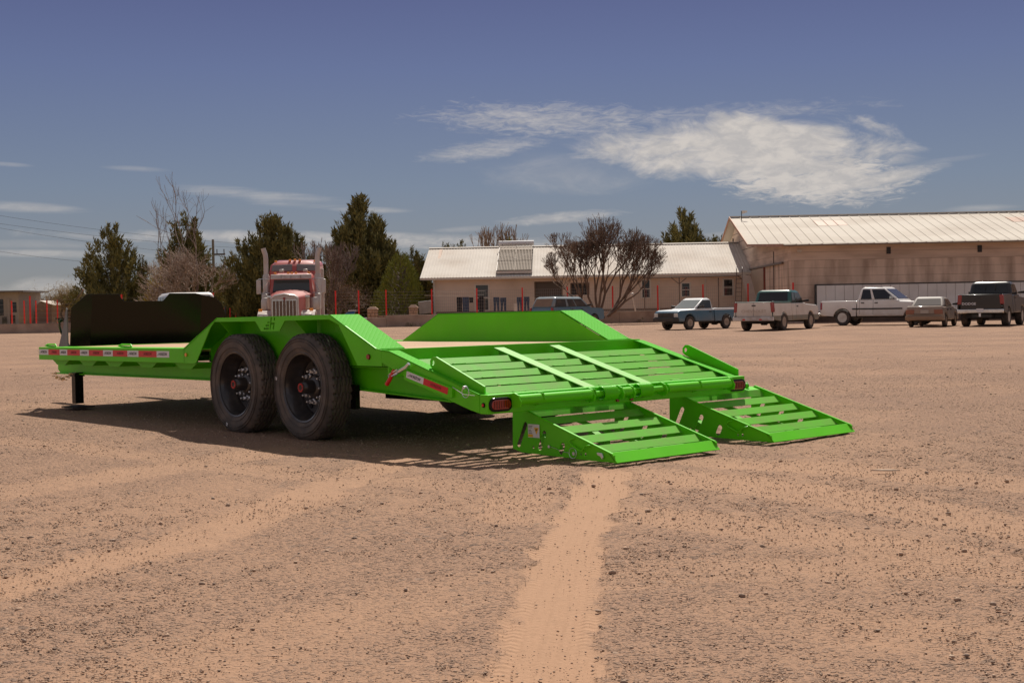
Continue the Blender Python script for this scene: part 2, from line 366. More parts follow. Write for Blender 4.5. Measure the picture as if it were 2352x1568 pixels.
hh = M('ADD', hh, M('MULTIPLY', M('MULTIPLY', M('ADD', lug, rib), tr_), M('MULTIPLY', MR(gn(3., 4.), .38, .62), .15)))
bp = N('ShaderNodeBump'); bp.inputs['Strength'].default_value = 1.; bp.inputs['Distance'].default_value = .012; LK(hh, bp.inputs['Height']); LK(bp.outputs[0], bs.inputs['Normal'])
g = meshnp('ground', np.stack([GX, GY, GZ], -1).reshape(-1, 3), q, gm); tag(g, kind='structure')
a_ = g.data.attributes.new('track', 'FLOAT', 'POINT'); a_.data.foreach_set('value', tS.astype(np.float32).ravel())
for nm_, ar_ in (('along', gTA), ('side', gTS)): a_ = g.data.attributes.new(nm_, 'FLOAT', 'POINT'); a_.data.foreach_set('value', ar_.astype(np.float32).ravel())
g.data.polygons.foreach_set('use_smooth', [True]*len(g.data.polygons))

# loose stones: one mesh of many small tumbled lumps
def stones(name, n, rmin, rmax, r0, r1, seed, oct_=False):
    rg = np.random.default_rng(seed)
    ph = (1+5**.5)/2
    base = np.array([(0, 1, ph), (0, 1, -ph), (0, -1, ph), (0, -1, -ph), (1, ph, 0), (1, -ph, 0), (-1, ph, 0), (-1, -ph, 0), (ph, 0, 1), (-ph, 0, 1), (ph, 0, -1), (-ph, 0, -1)])/1.9
    tri = np.array([(0, 2, 8), (0, 8, 4), (0, 4, 6), (0, 6, 9), (0, 9, 2), (3, 1, 10), (3, 10, 5), (3, 5, 7), (3, 7, 11), (3, 11, 1), (2, 5, 8), (8, 5, 10), (8, 10, 4), (4, 10, 1), (4, 1, 6), (6, 1, 11), (6, 11, 9), (9, 11, 7), (9, 7, 2), (2, 7, 5)])
    if oct_:
        base = np.array([(1, 0, 0), (0, 1, 0), (-1, 0, 0), (0, -1, 0), (.2, .1, 1), (-.1, .2, -1)])*1.05; tri = np.array([(0, 1, 4), (1, 2, 4), (2, 3, 4), (3, 0, 4), (1, 0, 5), (2, 1, 5), (3, 2, 5), (0, 3, 5)])
    nb_, nt_ = len(base), len(tri)
    # uniform over the picture: density falls with distance
    N_ = int(n*2.2); rr = np.exp(math.log(r0)+(math.log(r1)-math.log(r0))*rg.uniform(0, 1, N_)**1.25); th = np.radians(rg.uniform(-29, 29, N_)); x = rr*np.sin(th); y = rr*np.cos(th)
    s, _ = tracks(x, y); pm = ground_patch(x, y); keep = (rg.uniform(0, 1, N_) < np.clip(.66+pm*1.5, .10, 1)) & (rg.uniform(0, 1, N_) > s*.97)
    x, y, rr = x[keep][:n], y[keep][:n], rr[keep][:n]; k = len(x)
    sz = rmin*(rmax/rmin)**(rg.power(.42, k)); sz = sz*np.clip((rr/7.)**.25, .8, 1.6)
    z = gheight(x, y)
    sc = np.stack([rg.uniform(.7, 1.35, k), rg.uniform(.6, 1.1, k), rg.uniform(.38, .8, k)], -1)*sz[:, None]
    V = base[None]*(1+rg.uniform(-.22, .22, (k, nb_, 1)))*sc[:, None, :]
    a = rg.uniform(0, 6.28, k); ca, sa = np.cos(a), np.sin(a); Vx = V[..., 0]*ca[:, None]-V[..., 1]*sa[:, None]; Vy = V[..., 0]*sa[:, None]+V[..., 1]*ca[:, None]
    V = np.stack([Vx+x[:, None], Vy+y[:, None], V[..., 2]+(z+sc[:, 2]*.25)[:, None]], -1)
    T_ = (tri[None]+(np.arange(k)*nb_)[:, None, None]).reshape(-1, 3)
    o = meshnp(name, V.reshape(-1, 3), T_, sm_, None)
    c = np.repeat(rg.uniform(0, 1, k), nt_).astype(np.float32); at_ = o.data.attributes.new('tone', 'FLOAT', 'FACE'); at_.data.foreach_set('value', c)
    return tag(o, kind='stuff')
sm_ = bpy.data.materials.new('stone'); sm_.use_nodes = True; nt = sm_.node_tree; bs = nt.nodes['Principled BSDF']; geo = N('ShaderNodeNewGeometry'); pos = geo.outputs['Position']
at = N('ShaderNodeAttribute', attribute_name='tone'); rp = N('ShaderNodeValToRGB'); LK(at.outputs['Fac'], rp.inputs[0])
e = rp.color_ramp.elements; e[0].position = 0; e[0].color = (.24, .175, .135, 1); e[1].position = 1; e[1].color = (.56, .41, .29, 1)
for p_, c_ in ((.3, (.33, .23, .165)), (.6, (.40, .265, .18)), (.88, (.46, .30, .20))): k_ = e.new(p_); k_.color = (*c_, 1)
LK(MX(MR(gn(45., 4.), .4, .7, 0, .5), rp.outputs[0], (.36, .25, .17)), bs.inputs['Base Color']); bs.inputs['Roughness'].default_value = .9
st = stones('gravel', 190000, .0022, .0068, 2.6, 24., 21, True); tag(st, 'loose brown and grey gravel strewn over the sandy lot', 'gravel')
st = stones('scattered_stones', 2400, .0065, .016, 2.8, 30., 22); tag(st, 'larger loose stones lying among the gravel', 'stones')

# ------------------------------------------------------------------ materials
GREEN = (.118, .61, .005)
Mg = mat('green paint', GREEN, .42, coat=.08, spec=.2, var=.06, vs=3, dirt=(.22, .40, .08), ds=5, da=.12, bump=.02, bs=30)
Mslat = mat('green paint matt', (.135, .49, .028), .5, coat=.0, spec=.2, var=.05, vs=9, dirt=(.30, .30, .12), ds=9, da=.28)
Mblk = mat('black paint', (.006, .005, .0045), .24, coat=.0, spec=.2, var=.1, vs=4)
Mrim = mat('rim black', (.028, .025, .024), .30, coat=.4, dirt=(.12, .09, .07), ds=9, da=.35)
Mrub = mat('rubber', (.080, .066, .057), .72, var=.2, vs=5, dirt=(.24, .175, .13), ds=7, da=.5, bump=.15, bs=90)
Mrub2 = mat('rubber dusty', (.05, .042, .037), .85, dirt=(.17, .12, .085), ds=8, da=.6, bump=.2, bs=60)
Mzn = mat('zinc', (.75, .75, .76), .32, metal=.8)
Mchr = mat('chrome', (.7, .69, .67), .22, metal=1., dirt=(.35, .28, .22), ds=5, da=.3)
Mgold = mat('yellow zinc', (.62, .42, .18), .35, metal=1.)
Mred = mat('red plastic', (.62, .015, .015), .4, coat=.3)
Mlens = mat('red lens', (.28, .008, .008), .12, coat=.8)
Mamb = mat('amber lens', (.95, .33, .03), .2, coat=.6)
Mwht = mat('white tape', (.74, .72, .72), .45, var=.03)
Mtred = mat('red tape', (.66, .012, .018), .4)
Mink = mat('ink', (.03, .03, .035), .5)
Mink2 = mat('dark red ink', (.22, .02, .02), .5)
Myel = mat('yellow print', (.85, .48, .02), .5)
Mglass = mat('tinted glass', (.012, .013, .014), .06, coat=.2, spec=.45)
Mglassd = mat('dusty glass', (.055, .05, .045), .5, coat=.0, spec=.2, dirt=(.14, .10, .075), ds=3, da=.5)
Mglassb = mat('windscreen glass', (.045, .052, .052), .08, coat=.2, spec=.45)
Mplast = mat('dark plastic', (.03, .028, .027), .6, dirt=(.14, .10, .07), ds=3, da=.4)
Mwood = mat('deck wood', (.44, .26, .13), .7, var=.2, vs=2.5, bump=.25, bs=20, stretch=(9, .6, 1))
# diamond tread plate: raised lozenges in crossed directions
Mdia = mat('green tread plate', (.08, .46, .014), .62, coat=.0, spec=.05); nt = Mdia.node_tree; bs = nt.nodes['Principled BSDF']
tcn = N('ShaderNodeTexCoord'); s3 = N('ShaderNodeSeparateXYZ'); LK(tcn.outputs['Object'], s3.inputs[0])
def wv(sign):
    a = M('MULTIPLY', M('ADD', s3.outputs[0], M('MULTIPLY', s3.outputs[1], sign)), 330.); b_ = M('MULTIPLY', M('SUBTRACT', s3.outputs[0], M('MULTIPLY', s3.outputs[1], sign)), 165.)
    return M('MULTIPLY', M('MAXIMUM', M('SINE', a), 0.), M('MAXIMUM', M('SINE', b_), 0.))
bp = N('ShaderNodeBump'); bp.inputs['Strength'].default_value = 1.; bp.inputs['Distance'].default_value = .0011
LK(M('ADD', wv(1.), wv(-1.)), bp.inputs['Height']); LK(bp.outputs[0], bs.inputs['Normal'])

# ------------------------------------------------------------------ equipment trailer (built in its own frame)
T = empty('equipment_trailer', label='bright green drive-over fender equipment trailer with two loading ramps lowered onto the gravel', cat='trailer')
T.matrix_world = MT
ZD = .684; HW = 1.295
for sx_ in (-1, 1):
    # side rails, front part
    r = MB(); r.prism([(-HW, .561), (-HW, .69), (-HW+.09, .69), (-HW+.09, .682), (-HW+.008, .682), (-HW+.008, .569), (-HW+.07, .569), (-HW+.07, .561)], 1, 3.90, 7.075)
    if sx_ > 0: r.xf(Matrix.Diagonal((-1, 1, 1, 1)))
    ro = r.obj('side_rail', Mg, T, .003)
    # D-rings on the rail
    for yy in ((6.75, 5.02) if sx_ < 0 else (6.75, 5.02)):
        rg_ = MB(); rg_.tube([(sx_*(-1)*-1*(HW-.05)*1, yy+dy, .70+dz) for dy, dz in ((0, 0), (.02, .018), (.2, .018), (.28, .004), (.2, 0), (.02, -.004))], .009, 6, closed=True)
        rg_.obj('tie_down_ring', Mg, ro, smooth=50)
    # strip of green deck plate inside the rail
    MB().box(*(sorted((sx_*(HW-.095), sx_*1.04))), 3.92, 7.07, .676, .688).obj('deck_edge_plate', Mg, T)
    # main beam
    bm_ = MB(); xb = sx_*.98
    bm_.prism([(.62, .33), (.62, .545), (7.28, .545), (7.34, .50), (7.34, .44), (7.28, .405), (2.2, .405), (1.2, .36)], 0, xb-.006, xb+.006)
    bm_.box(xb-.05, xb+.05, 2.2, 7.30, .397, .409)
    bm_.prism([(.62, .322), (.62, .334), (1.2, .364), (2.2, .409), (2.2, .397), (1.2, .352)], 0, xb-.05, xb+.05)
    bm_.box(xb-.05, xb+.05, .62, 7.28, .545, .555)
    bm_.obj('main_beam', Mg, T, .002)
    # cross member ends under the rail
    for yc in (6.06, 5.47, 4.79, 4.05, 6.72):
        g_ = MB(); g_.prism([(yc-.21, .559), (yc+.21, .559), (yc+.10, .508), (yc-.10, .508)], 0, min(sx_*.99, sx_*1.21), max(sx_*.99, sx_*1.21)); g_.obj('crossmember_end', Mg, T)
    # fender
    fd = empty('fender'); fd.parent = T
    A = [(3.92, .562), (3.92, .69), (3.33, .943), (1.66, .943), (1.106, .70), (1.04, .69), (1.04, .577), (1.33, .577), (1.56, .872), (1.68, .91), (2.285, .908), (2.365, .829), (2.633, .829), (2.719, .908), (3.37, .911), (3.44, .866), (3.70, .571), (3.74, .562)]
    sk = MB(); x0 = sx_*HW; sk.prism(A, 0, min(x0, x0-sx_*.008), max(x0, x0-sx_*.008))
    cu = MB()
    def slot(pts): cu.prism([(y_, z_) for y_, z_ in pts], 0, min(x0-.03, x0+.03), max(x0-.03, x0+.03))
    # cut-out emblem: three bars and a slanted h
    def em(u0, u1, v0, v1, sh=.25):   # u to the right as seen from the side, v up
        yc, zc = 2.50, .885
        slot([(yc-(u+v*sh), zc+v) for u, v in ((u0, v0), (u1, v0), (u1, v1), (u0, v1))])
    em(-.085, -.008, -.044, -.028); em(-.062, -.008, -.018, -.004); em(-.038, -.008, .006, .020)
    em(.002, .020, -.044, .050); em(.0202, .050, -.006, .010); em(.0502, .068, -.044, .010); em(.0502, .068, .026, .050)
    so = cut('skirt', sk, cu, Mg, fd, .0)
    MB().box(*(sorted((sx_*(HW-.009), sx_*1.045))), 1.66, 3.33, .936, .944).obj('top_plate', Mdia if True else Mg, fd)
    for nm_, (ya, za, yb, zb) in {'rear_slope_plate': (1.106, .697, 1.66, .9445), 'front_slope_plate': (3.90, .69, 3.33, .9445)}.items():
        p_ = MB(); p_.prism([(ya, za), (yb, zb), (yb, zb-.009), (ya, za-.009)], 0, min(sx_*(HW+.002), sx_*1.043), max(sx_*(HW+.002), sx_*1.043)); p_.obj(nm_, Mdia, fd)
    iw = MB(); x1 = sx_*1.045
    iw.prism([(3.90, .56), (3.90, .684), (3.32, .935), (1.67, .935), (1.106, .684), (1.106, .56)], 0, min(x1, x1-sx_*.008), max(x1, x1-sx_*.008)); iw.obj('inner_wall', Mg, fd)
    # stiffener gussets inside the fender
    for yy, dy in ((3.35, -.0), (2.45, -.25), (1.68, .0)):
        g_ = MB(); g_.prism([(sx_*1.06, .932), (sx_*1.28, .932), (sx_*1.06, .70)], 1, yy+dy-.004, yy+dy+.004); g_.obj('gusset', Mg, fd)
    bmk = MB(); bmk.lathe([(.016, 0), (.016, .008), (.010, .012)], 0, 12); bmk.xf(Matrix.Translation((sx_*HW+(0 if sx_ > 0 else -.012), 3.865, .635))); bmk.obj('marker_light', Mamb, T)
    bmk = MB(); bmk.lathe([(.018, 0), (.018, .006), (.012, .012)], 0, 12); bmk.xf(Matrix.Translation((sx_*HW+(0 if sx_ > 0 else -.012), 1.19, .641))); bmk.obj('marker_light', Mlens, T)
    bmk = MB(); bmk.lathe([(.02, 0), (.02, .004)], 0, 12); bmk.xf(Matrix.Translation((sx_*HW+(0.001 if sx_ > 0 else -.005), 1.19, .641))); bmk.obj('light_grommet', Mblk, T)
    # beavertail rail with tread plate flange
    xr = sx_*HW; br = MB()
    br.prism([(1.04, .60), (1.04, .683), (.95, .676), (0., .405), (0., .29), (.10, .31), (.53, .425), (.92, .56)], 0, min(xr, xr-sx_*.01), max(xr, xr-sx_*.01)); bro = br.obj('beavertail_rail', Mg, T, .002)
    fl = MB(); fl.prism([(1.06, .692), (.95, .684), (0., .413), (0., .406), (.95, .677), (1.06, .685)], 0, min(xr+sx_*.003, xr-sx_*.09), max(xr+sx_*.003, xr-sx_*.09)); fl.obj('tread_flange', Mdia, bro)
    # swing arm standing beside the beavertail
    ar = MB(); xa = sx_*(HW+.0) if sx_ > 0 else -HW+.05
    if sx_ > 0: xa = HW+.03
    ar.prism([(.0, .405), (.0, .46), (.49, .645), (.525, .645), (.552, .62), (.552, .585), (.53, .565), (.14, .405)], 0, xa-.006, xa+.006)
    c_ = MB(); c_.lathe([(.017, -.1), (.017, .1)], 0, 14, (xa, .523, .606)); cut('swing_arm', ar, c_, Mg, T)

# deck planks, front to back
for k in range(10):
    xa_ = -1.038+k*.2077
    MB().box(xa_+.002, xa_+.2057, 1.0, 7.03, .652, .682+rng.uniform(0, .002)).obj('plank', Mwood, T, .003)
MB().box(-1.05, 1.05, 7.03, 7.075, .56, .688).obj('front_crossmember', Mg, T)
MB().box(-1.285, 1.285, 7.0765, 7.09, .57, .68).obj('front_plate', Mg, T)
MB().prism([(-1.28, .975), (1.28, .975), (1.28, .992), (-1.28, .992)], 2, .50, .695).obj('deck_end_beam', Mg, T, .002)
for sx_ in (-1, 1): MB().box(*sorted((sx_*1.04, sx_*1.285)), .993, 1.10, .676, .692).obj('deck_corner_plate', Mdia, T)
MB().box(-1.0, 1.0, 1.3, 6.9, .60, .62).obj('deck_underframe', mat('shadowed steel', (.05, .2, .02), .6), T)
for yy in np.arange(1.5, 7., .42): MB().box(-.98, .98, yy-.03, yy+.03, .56, .65).obj('crossmember', Mg, T)
# long reflective strip with lettering
def tape(parent, p0, p1, hgt, parts, x, txt=True):
    """strip on the plane x=const from p0 to p1 (y,z of the top edge), alternating white and red pieces"""
    p0 = Vector((x, *p0)); p1 = Vector((x, *p1)); d = (p1-p0); L = d.length; d.normalize(); up = Vector((0, -d.z, d.y)) if d.y > 0 else Vector((0, d.z, -d.y)); up = -up if up.z < 0 else up
    pos_ = 0.
    for frac, colr in parts:
        a = p0+d*L*pos_; b_ = p0+d*L*(pos_+frac); pos_ += frac
        q_ = MB(); nrm = Vector((-.0015, 0, 0)); vs = [a, b_, b_-up*hgt, a-up*hgt]
        q_.add([tuple(v) for v in vs]+[tuple(v+nrm) for v in vs], [(0, 1, 2, 3), (7, 6, 5, 4), (0, 4, 5, 1), (1, 5, 6, 2), (2, 6, 7, 3), (3, 7, 4, 0)])
        to = q_.obj('reflective_tape', Mwht if colr == 'w' else Mtred, parent)
        c = (a+b_)/2-up*hgt/2+Vector((-.0022, 0, 0)); wd = L*frac
        text('lettering', 'HORIZON', hgt*.62, Mink if colr == 'w' else Mink2, to, frame(c, d, up), .0004, wd/hgt*.215 if colr == 'w' else wd/hgt*.15, .35, .0005)
        for j in range(3):
            lb = MB(); yy = (-.36+j*.012)*wd; hb = hgt*(.02+j*.13)
            fr_ = frame(c, d, up); lb.add([tuple(fr_ @ Vector(v)) for v in ((-wd*.43+j*.010, -hgt*.2+j*hgt*.14, 0), (-wd*.36+j*.006, -hgt*.2+j*hgt*.14, 0), (-wd*.35+j*.006, -hgt*.12+j*hgt*.14, 0), (-wd*.42+j*.010, -hgt*.12+j*hgt*.14, 0))], [(0, 1, 2, 3)])
            if colr == 'w': lb.obj('logo_bar', Mink, to)
wl = [.085, .1, .066, .107, .073, .113, .075, .109, .08, .126, .084]; s_ = sum(wl)
tape(T, (7.06, .669), (4.18, .664), .057, [(v/s_, 'w' if i % 2 == 0 else 'r') for i, v in enumerate(wl)], -HW-.001)
# short lettered plate on the beavertail rail
pl = MB(); pl.prism([(.76, .562), (.25, .448), (.25, .385), (.30, .385), (.76, .49)], 0, -HW-.02, -HW-.002); plo = pl.obj('tape_plate', Mg, T, .001)
tape(plo, (.725, .549), (.285, .446), .044, [(.42, 'w'), (.58, 'r')], -HW-.0205)
# overcentre latch and its red grip
la = MB(); la.tube([(-HW-.03, .69, .60), (-HW-.035, .72, .575), (-HW-.035, .80, .545), (-HW-.035, .86, .52)], .012, 6); la.tube([(-HW-.045, .80, .56), (-HW-.05, .88, .528), (-HW-.05, .90, .518), (-HW-.05, .89, .505), (-HW-.05, .80, .53)], .005, 6, closed=True)
lo = la.obj('latch', Mzn, T, smooth=50)
MB().tube([(-HW-.04, .845, .555), (-HW-.045, .88, .50), (-HW-.045, .925, .455)], .013, 10, .016).obj('red_grip', Mred, lo, smooth=50)
# ring pin with cable
rp_ = MB(); rp_.tube([(-HW-.03, .10+.035*math.cos(a), .425+.035*math.sin(a)) for a in np.linspace(0, 2*math.pi, 20, endpoint=False)], .0025, 5, closed=True)
rp_.tube([(-HW-.02, .24, .452), (-HW-.03, .17, .43), (-HW-.03, .12, .41), (-HW-.02, .02, .405)], .002, 5); rp_.lathe([(.011, -.02), (.012, .0), (.006, .012)], 0, 10, (-HW-.025, .10, .455)); rp_.obj('ring_pin', Mzn, T, smooth=50)

# rear bumper with lights
bo = MB().box(-HW-.002, HW+.002, -.085, -.004, .287, .411).obj('rear_bumper', Mg, T, .006, seg=2)
for sx_ in (-1, 1):
    def oval(w_, h_, y0, y1, n=10):
        pts = []
        for sgn, a0 in ((1, -math.pi/2), (-1, math.pi/2)):
            for i in range(n+1):
                a = a0+math.pi*i/n; pts.append((sx_*1.195+sgn*(w_-h_)+h_*math.cos(a), .345+h_*math.sin(a)))
        return MB().prism(pts, 1, y0, y1)
    tl = oval(.098, .045, -.098, -.084).obj('tail_light', Mblk, bo, .004, seg=2)
    oval(.082, .031, -.102, -.096).obj('lens', Mlens, tl, .003)
    for j in range(7): MB().box(sx_*1.195-.06+j*.02-.002, sx_*1.195-.06+j*.02+.002, -.105, -.1, .322, .368).obj('lens_rib', mat('lens rib', (.10, .01, .005), .3) if j == 0 and sx_ < 0 else bpy.data.materials['lens rib'], tl)
    m_ = MB(); m_.lathe([(.016, 0), (.016, -.006 if sx_ < 0 else .006)], 0, 12, (sx_*(HW+.002), -.045, .345)); mo = m_.obj('marker_light', Mblk, bo)
    m_ = MB(); m_.lathe([(.009, 0), (.009, -.01 if sx_ < 0 else .01)], 0, 10, (sx_*(HW+.003), -.045, .345)); m_.obj('lens', Mred, mo)
for xx in (-.12, .02): MB().lathe([(.014, -.098), (.016, -.085)], 1, 10, (xx, 0, .312)).obj('marker_light', Mlens, bo)

# beavertail bars and slats
KS = (.684-.409)/.97
def zs(y): return .409+KS*y
for xc in (-.305, .262):
    b_ = MB(); b_.prism([(.93, zs(.93)+.004), (-.01, zs(-.01)+.004), (-.01, zs(-.01)-.004), (.93, zs(.93)-.004)], 0, xc-.05, xc+.05)
    b_.prism([(.93, zs(.93)-.004), (0.0, zs(0.)-.004), (.0, zs(0.)-.085), (.93, zs(.93)-.085)], 0, xc-.006, xc+.006); b_.obj('beavertail_bar', Mslat, T, .001)
def vslat(y, z, xa_, xb_, a=.056, b=.043, c=.016, th=.006):
    # inverted angle: long face tipped to the rear, short lip to the front
    m_ = MB(); m_.prism([(y, z), (y+c, z-b), (y+c-th, z-b), (y-th*.5, z-th), (y-a+th*.5, z-b-th*.6), (y-a, z-b)], 0, xa_, xb_); return m_
for y_ in (.770, .612, .458, .300, .150):
    for xa_, xb_ in ((-1.284, -.312), (-.298, .255), (.269, 1.284)):
        sl_ = vslat(y_, zs(y_)-.004, xa_, xb_).obj('beavertail_slat', Mslat, T, .001)
        xm_ = xa_+(xb_-xa_)*.42; MB().box(xm_-.05, xm_+.05, y_-.082, y_-.045, zs(y_)-.046, zs(y_)-.042).obj('weld_tab', Mslat, sl_)
# hinge pipes, springs, brackets
def pipe(x0, x1, r, n=16): return MB().lathe([(r, x0), (r, x1)], 0, n, (0, -.14, .368))
pipe(-1.09, -.425, .034).obj('hinge_pipe', Mg, T, smooth=50); pipe(.335, 1.04, .034).obj('hinge_pipe', Mg, T, smooth=50); pipe(-.43, .34, .021).obj('hinge_rod', Mg, T, smooth=50); pipe(-.135, -.04, .031).obj('hinge_sleeve', Mg, T, smooth=50)
def coil(x0, x1, r, wr, turns, c):
    return MB().tube([(x0+(x1-x0)*t, c[1]+r*math.cos(2*math.pi*turns*t), c[2]+r*math.sin(2*math.pi*turns*t)) for t in np.linspace(0, 1, int(turns*14))], wr, 6)
coil(-.335, -.20, .046, .0052, 11, (0, -.14, .368)).obj('coil_spring', Mg, T, smooth=60); coil(.02, .155, .046, .0052, 11, (0, -.14, .368)).obj('coil_spring', Mg, T, smooth=60)
for xx in (-1.10, -.43, -.145, -.035, .30, 1.05):
    MB().prism([(-.083, .335), (-.083, .408), (-.12, .415), (-.16, .40), (-.185, .36), (-.175, .325), (-.13, .315)], 0, xx-.006, xx+.006).obj('hinge_bracket', Mg, T, .001)

# loading ramps
def ramp(xa_, xb_, sticker):
    rm = empty('loading_ramp'); rm.parent = T; rm.location = (0, 0, .006)
    def zr(y): return .300+(y-.115)*(.300-.036)/(.115+.787)
    for xx, th in ((xa_, .008), (xb_, -.008)):
        sp_ = MB().prism([(.10, .308), (.135, .29), (.14, .02), (.05, .0), (-.60, -.012), (-.80, -.012), (-.79, .030), (-.775, .042)], 0, min(xx, xx+th), max(xx, xx+th))
        cu = MB()
        def sl2(a, b_, w_):
            a = Vector(a); b_ = Vector(b_); d = (b_-a).normalized(); n_ = Vector((-d.y, d.x)); pts = []
            for c_, s0 in ((a, 0), (b_, math.pi)):
                for i in range(7):
                    an = s0+math.pi*i/6; pts.append(tuple(c_+n_*math.cos(an)*w_-d*math.sin(an)*w_))
            cu.prism(pts, 0, xx-.05, xx+.05)
        sl2((.012, .185), (.082, .05), .018); sl2((-.168, .135), (-.122, .042), .019); sl2((-.338, .066), (-.318, .028), .020)
        for c_, r_ in (((-.06, .04), .010), ((-.50, .022), .008), ((-.54, .024), .011)): cu.lathe([(r_, -.05), (r_, .05)], 0, 12, (xx, c_[0], c_[1]))
        so = cut('side_plate', sp_, cu, Mg, rm, .0015)
        MB().prism([(.10, .3105), (-.775, .0445), (-.79, .031), (-.79, .026), (-.775, .036), (.10, .302)], 0, min(xx-th*.8, xx+th*1.6), max(xx-th*.8, xx+th*1.6)).obj('edge_cap', Mg, so, .002)
    a, b_ = xa_+.009, xb_-.009
    MB().prism([(.125, zr(.115)+.002), (.045, zr(.045)), (.045, zr(.045)-.006), (.125, zr(.115)-.004)], 0, a, b_).obj('top_plate', Mg, rm, .001)
    MB().prism([(.045, zr(.045)), (.01, zr(.045)-.05), (.004, zr(.045)-.05), (.039, zr(.045))], 0, a, b_).obj('ramp_slat', Mslat, rm)
    for y_ in (-.101, -.275, -.447, -.615):
        vslat(y_, zr(y_)-.004, a, b_).obj('ramp_slat', Mslat, rm, .001)
    MB().prism([(-.742, .042), (-.752, .048), (-.815, -.010), (-.808, -.014), (-.74, -.012), (-.74, -.006), (-.795, -.008)], 0, xa_, xb_).obj('front_lip', Mg, rm, .001)
    MB().box(a, b_, -.60, -.56, .012, .02).obj('ramp_crossbar', Mslat, rm)
    for f_ in (.5,):
        xm_ = a+(b_-a)*f_; MB().prism([(.05, .20), (.05, .17), (-.75, .0), (-.75, .02)], 0, xm_-.004, xm_+.004).obj('stiffener', Mslat, rm)
    for f_ in (.25, .72): xm_ = a+(b_-a)*f_; MB().prism([(.10, .10), (.10, .02), (-.05, .0), (-.05, .03)], 0, xm_-.03, xm_+.03).obj('foot_bracket', Mslat, rm)
    h = MB(); x_ = xa_-.004
    h.tube([(x_+.006, -.452, .122), (x_-.01, -.43, .116), (x_-.014, -.412, .098), (x_-.014, -.43, .078), (x_-.014, -.51, .046), (x_-.014, -.535, .05), (x_-.014, -.56, .080), (x_-.01, -.59, .084), (x_+.006, -.60, .080)], .006, 8); h.obj('pull_handle', Mg, rm, smooth=60)
    if sticker:
        h = MB(); h.tube([(x_-.01, -.443+.033*math.cos(t), .027+.033*math.sin(t)) for t in np.linspace(0, 2*math.pi, 18, endpoint=False)], .002, 5, closed=True)
        h.tube([(x_-.006, -.225, .055), (x_-.012, -.29, .048), (x_-.012, -.34, .032), (x_-.012, -.41, .028)], .0018, 5); h.lathe([(.010, -.012), (.008, .0)], 0, 8, (x_, -.225, .055)); h.lathe([(.012, -.016), (.012, .0)], 0, 8, (x_, -.455, .025)); h.obj('ring_pin', Mzn, rm, smooth=60)
        h = MB(); h.prism([(-.655, .045), (-.70, .043), (-.71, .02), (-.70, .004), (-.685, .022), (-.66, .030)], 0, x_-.012, x_); h.obj('latch_plate', Mzn, rm, .002)
        s_ = MB().box(x_-.003, x_-.0005, -.13, -.02, .104, .192); stk = s_.obj('warning_sticker', Mwht, rm, .0015)
        MB().box(x_-.0045, x_-.003, -.068, -.024, .108, .126).obj('sticker_band', Myel, stk)
        MB().prism([(-.081, .170), (-.125, .170), (-.103, .125)], 0, x_-.0045, x_-.003).obj('warning_triangle', Myel, stk)
        MB().prism([(-.095, .160), (-.112, .163), (-.114, .157), (-.104, .153), (-.102, .143), (-.098, .150)], 0, x_-.0055, x_-.0045).obj('pictogram', Mink, stk)
        for j, wd in enumerate((.036, .036, .022, .030, .034)): MB().box(x_-.0045, x_-.003, -.028-wd, -.028, .178-j*.010-(.006 if j > 1 else 0), .181-j*.010-(.006 if j > 1 else 0)).obj('text_line', Mink, stk)
    # hinge ears at the top corners
    for xx in ((xa_+.004, -.415) if sticker else (xa_+.004, 1.045)):
        MB().prism([(.13, .27), (.10, .33), (-.0+.02, .34), (-.12+.02, .35), (-.17, .39), (-.11, .40), (-.09, .36), (.06, .29)] if False else [(.10, .27), (.12, .30), (.02, .33), (-.115, .405), (-.165, .40), (-.185, .36), (-.15, .33), (-.02, .295)], 0, xx-.005, xx+.005).obj('hinge_ear', Mg, rm, .001)
    coil(xb_-.27, xb_-.15, .018, .003, 13, (0, .06, .315)).obj('return_spring', Mg, rm, smooth=60)
    bt = MB(); bt.lathe([(.016, .31), (.016, .33), (.008, .33), (.008, .345)], 2, 6, (xb_-.1, .10, 0)); bt.obj('hinge_bolt', Mzn, rm)
ramp(-.894, .091, True); ramp(.676, 1.661, False)

# wheels: lathe axis = x, outer side towards -x
RT = .411; TW = .218
def tyre_mesh():
    nu = 168; prof = [(.258, .030), (.262, .012), (.285, .004), (.33, -.004), (.365, -.002), (.388, .008), (.402, .022)]
    cols = np.linspace(.030, TW-.030, 31); V = []; Fc = []
    P_ = list(prof); nsl = len(prof)
    rows = []
    for k in range(nu):
        a = 2*math.pi*k/nu; row = []
        for i, (r, x) in enumerate(prof):
            rr = r
            if i in (5, 6) and k % 4 == 0: rr -= .004
            row.append((x, rr))
        for c, x in enumerate(cols):
            gr = False
            ph = (k % 8)/8.
            zig = .0065*(1 if (k//4) % 2 else -1)
            for gc in (.060, .093, .132, .165):
                if abs(x+zig-gc) < .0052: gr = True
            if (k % 8 == 0) and (c % 6 in (2, 3, 4)): gr = True
            if c in (0, 1, 29, 30) and k % 4 == 0: gr = True
            dome = RT-.9*(abs(x-TW/2)/(TW/2))**4*.008
            row.append((x, dome-(.015 if gr else 0)))
        for (r, x) in reversed(prof): row.append((TW-x, r))
        rows.append([(x, r*math.cos(a), r*math.sin(a)) for x, r in row])
    n = len(rows[0]); V = [v for r in rows for v in r]
    Fc = [(k*n+i, k*n+i+1, ((k+1) % nu)*n+i+1, ((k+1) % nu)*n+i) for k in range(nu) for i in range(n-1)]
    m_ = MB(); m_.add(V, Fc)
    # raised sidewall rings
    return m_
ty = tyre_mesh(); wl0 = empty('wheel'); wl0.parent = T
wheels = []
